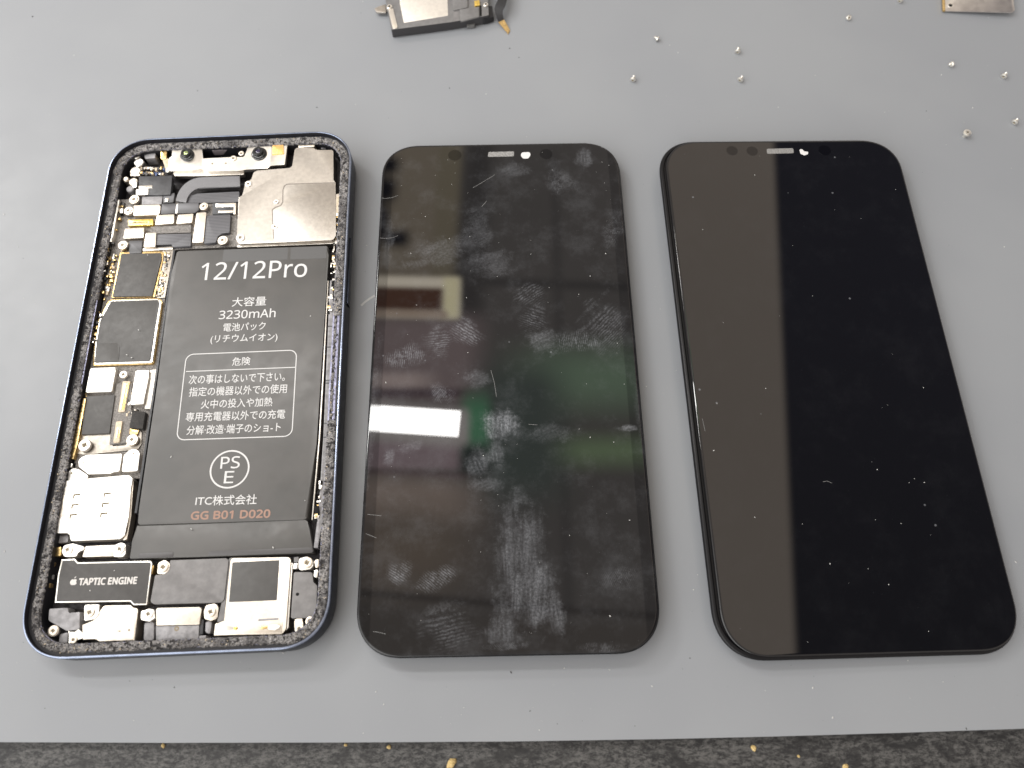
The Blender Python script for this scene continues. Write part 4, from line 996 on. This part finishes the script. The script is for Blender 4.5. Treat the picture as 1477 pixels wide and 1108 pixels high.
# ------------------------------------------------------------------ loose shield plate, top right
F_PL = Matrix.Translation((at(F_MAT, 1408, 5, .9)[0], at(F_MAT, 1408, 5, .9)[1], 0))
pl = thing('shield_plate', F_PL @ Matrix.Translation((0, 0, 1.0)) @ Matrix.Rotation(math.radians(-3.5), 4, 'Y') @ Matrix.Translation((0, 0, -.6)), 'thin shiny metal shield plate with corner holes, cut by the top right edge', 'metal plate')
S_ = Off(F_PL, pl)
S_.plate('plate', [(1355, -60), (1361, 13.6), (1364, 15), (1457.6, 21.6), (1461, 18.6), (1450, -60)], 1.0, .7, pbr('plate_metal', (.66, .63, .60), .32, 1., .5, .1, 3, .05, 30), pl, .5, .08)
for px, py, r in ((1371.4, 7.2, .75), (1446.4, .6, .7)):
    S_.disc('hole_rim', px, py, r + .25, 1.03, .8, STEEL, pl, .1); S_.disc('plate_hole', px, py, r - .1, 1.05, .9, BLACK, pl, .01)
S_.plate('folded_lip', [(1358, -40), (1361, 13.8), (1364.6, 14.4), (1361.6, -40)], 1.3, .7, BRASS, pl, .1, .06)
S_.plate('standing_foot', [(1372, -8), (1450, -14), (1450, -26), (1372, -26)], .7, 0, TAPE, pl, .2, 0)

# ------------------------------------------------------------------ loose screws on the mat
def loose_mesh(kind):
    bm = bmesh.new()      # axis = z, head at the top
    if kind == 'side':
        add_lathe(bm, 0, 0, [(0, .95), (.2, .95), (.32, 1.12), (.62, 1.18), (.85, 1.05), (.88, .86), (.80, .66), (.42, .56), (.40, .5), (.44, .3), (.38, .2), (.44, .05), (.38, -.06), (.44, -.22), (.36, -.34), (.22, -.42), (0, -.42)], 18, [1, 1] + [0] * 14)
    else:
        add_lathe(bm, 0, 0, [(0, 1.5), (.18, 1.5), (.28, 1.7), (.75, 1.76), (1.0, 1.66), (1.05, 1.5), (1.05, 1.2), (.95, 1.1), (.5, 1.0), (.48, .0), (0, 0)], 22, [1, 1] + [0] * 8)
        add_box(bm, 0, 0, .7, .14, 1.68, 1.775, .6, 0, 1)
    for v in bm.verts: v.co *= S
    bmesh.ops.recalc_face_normals(bm, faces=bm.faces)
    me = bpy.data.meshes.new('screw'); bm.to_mesh(me); bm.free()
    for p in me.polygons: p.use_smooth = True
    try: me.set_sharp_from_angle(angle=math.radians(40))
    except Exception: pass
    me.materials.append(pbr('loose_steel', (.72, .70, .65), .32, .85)); me.materials.append(SCREWM)
    return me
side_me, stand_me = loose_mesh('side'), loose_mesh('stand')
SCREWS = [  # px, py, direction of the shank (deg), tilt, size, label
    (914, 112.5, 70, 1.0, 1.11, 'lone tiny silver screw lying above the right corner of the smudged screen'),
    (945, 55, 150, 1.2, 0.99, 'small dark-sided screw lying farthest left among the screws near the top'),
    (1064.5, 72, 75, 1.05, 1.11, 'tiny silver screw lying upper of the close pair above the clean screen'),
    (1069.5, 113, 55, 1.0, 1.11, 'tiny silver screw lying lower of the close pair above the clean screen'),
    (1223, 24, 100, .45, 0.99, 'tiny screw seen end-on as a dark ring, left of the metal plate'),
    (1299, -1, 60, 1.1, 1.05, 'tiny screw half cut off by the top edge of the photo'),
    (1369.5, 94, 200, .8, 0.99, 'small dark tilted screw below the metal plate'),
    (1449.5, 108, 50, 1.0, 1.11, 'tiny silver screw at the right edge, below the metal plate'),
    (1465.5, 174.5, 45, 1.0, 1.11, 'tiny silver screw nearest the right edge, beside the upright screw')]
for px, py, ang, tilt, sz, lab in SCREWS:
    o = bpy.data.objects.new('loose_screw', side_me); COL.objects.link(o)
    # lying on head rim and shank tip
    lean = math.radians(90 + 14) if tilt > .6 else math.radians(55)
    a = math.radians(ang)
    R = Matrix.Rotation(a - math.pi / 2, 4, 'Z') @ Matrix.Rotation(lean, 4, 'X')
    zmin = min((R @ v.co).z for v in side_me.vertices) * sz
    x, y = at(F_MAT, px, py, .8)
    o.matrix_world = Matrix.Translation((x * S, y * S, -zmin + .001)) @ R @ Matrix.Scale(sz, 4)
    tag(o, lab, 'screw', 'tiny screws scattered on the mat')
o = bpy.data.objects.new('loose_screw', stand_me); COL.objects.link(o); x, y = at(F_MAT, 1395, 192, 1.6)
o.location = (x * S, y * S, .001); o.scale = (1.15,) * 3; tag(o, 'tiny screw standing upright with its round head facing up', 'screw', 'tiny screws scattered on the mat')

# ------------------------------------------------------------------ crumbs and dust
def lump(name, px, py, r, zbase, mat, lab, seed, flat=.55):
    bm = bmesh.new(); bmesh.ops.create_icosphere(bm, subdivisions=2, radius=1)
    for v in bm.verts:
        v.co *= 1 + .45 * noise.noise(v.co * 1.6 + Vector((seed * 7.3, 0, 0)))
        v.co = Vector((v.co.x * r * 1.25, v.co.y * r, max(-.3, v.co.z) * r * flat))
    zmin = min(v.co.z for v in bm.verts)
    for v in bm.verts: v.co.z -= zmin
    o = to_obj(name, bm, mat, None, 180); x, y = at(F_MAT, px, py, zbase)
    o.location = (x * S, y * S, zbase * S + .0005); o.rotation_euler = (0, 0, seed)
    tag(o, lab, 'crumb', 'yellow crumbs on the desk'); return o
lump('crumb', 651, 1101, 0.92, -2.6, CRUMB, 'largest yellow crumb on the dark desk at the front', 1)
lump('crumb', 235.5, 1075.6, 0.44, -2.6, CRUMB, 'small yellow crumb at the mat edge below the opened phone', 2)
lump('crumb', 498.5, 1074.5, 0.34, -2.6, CRUMB, 'tiny yellow crumb at the mat edge just left of the smudged screen', 3)
lump('crumb', 561, 1077.6, 0.44, -2.6, CRUMB, 'small yellow crumb at the mat edge below the smudged screen', 4)
lump('crumb', 1087, 1079, 0.56, -2.6, CRUMB, 'flat pale yellow crumb on the desk below the clean screen', 5, .35)
lump('crumb', 1151.6, 1091, 0.28, -2.6, CRUMB, 'tiny yellow crumb on the desk right of the flat pale one', 6)
lump('crumb', 1219, 1106, 0.60, -2.6, CRUMB, 'yellow crumb at the bottom edge of the photo, rightmost on the desk', 7)

def dust(name, spots, F, z, mats, lab, parent=None):
    bm = bmesh.new(); off = F
    for x, y, r, mi in spots:
        q = bmesh.ops.create_icosphere(bm, subdivisions=1, radius=1)
        a = rnd.uniform(0, 6.28); el = rnd.choice([1, 1, 1.4, 2.2])
        for v in q['verts']:
            c = v.co; c = Vector((c.x * r * el, c.y * r, c.z * r * .5)); v.co = Vector((x + c.x * math.cos(a) - c.y * math.sin(a), y + c.x * math.sin(a) + c.y * math.cos(a), z + c.z))
        for v in q['verts']:
            for f in v.link_faces: f.material_index = mi
    o = to_obj(name, bm, mats, parent, 180); o['kind'] = 'stuff'
    if lab: o['label'] = lab
    return o
sp = []
for _ in range(330):
    px, py = rnd.uniform(0, 1477), rnd.uniform(0, 1062); x, y = at(F_MAT, px, py)
    sp.append((x, y, .05 + .13 * rnd.random() ** 3, 0 if rnd.random() < .62 else 1))
for px, py, r, mi in ((1358, 108, .25, 0), (1276, 162, .22, 0), (978, 76, .22, 0), (92, 50, .0, 1), (47, 24, .45, 1), (735, 70, .35, 1), (715, 3, .3, 1), (285, 131, .3, 1), (457, 155, .25, 1), (107, 80, .3, 0), (1201, 1035, .25, 0), (778, 1053, .22, 0)):
    if r: sp.append((*at(F_MAT, px, py), r * .62, mi))
dust('dust', sp, F_MAT, .03, [DUSTW, DUSTD], 'fine white and dark dust specks scattered over the mat')
def pdust(F, n, seed, w=66, h=140):
    r = random.Random(seed)
    return [(r.uniform(-w / 2, w / 2), r.uniform(-h / 2, h / 2), .05 + .11 * r.random() ** 3, 0) for _ in range(n)]
dust('dust', pdust(F_MID, 90, 5), None, zm + .03, [DUSTW], None, mid)
dust('dust', pdust(F_RIGHT, 34, 6), None, zr + .03, [DUSTW], None, right)
dust('dust', [(x, y, r, 0) for x, y, r, _ in pdust(F_PHONE, 0, 7)] + [(*at(F_PHONE, px, py, 5.2), r, 0) for px, py, r in ((247, 659, .16), (276, 763, .14), (394, 790, .16), (130, 852, .2), (165, 823, .15), (448, 456, .18), (200, 476, .14), (183, 512, .14), (190, 516, .2), (213, 368, .16), (440, 722, .14))], None, 5.23, [DUSTW], None, phone)

# smear with a bead on the mat between phone and middle screen
bm = bmesh.new(); line_strip(bm, [at(F_MAT, *p, .02) for p in ((521, 441), (526, 436), (533, 431), (541, 426))], .6, .02, False)
sm = up_obj('mat_scuff', bm, pbr('scuff_pale', (.40, .40, .40), .5), None); tag(sm, 'pale curved scuff mark on the mat beside the phone', 'scuff mark')
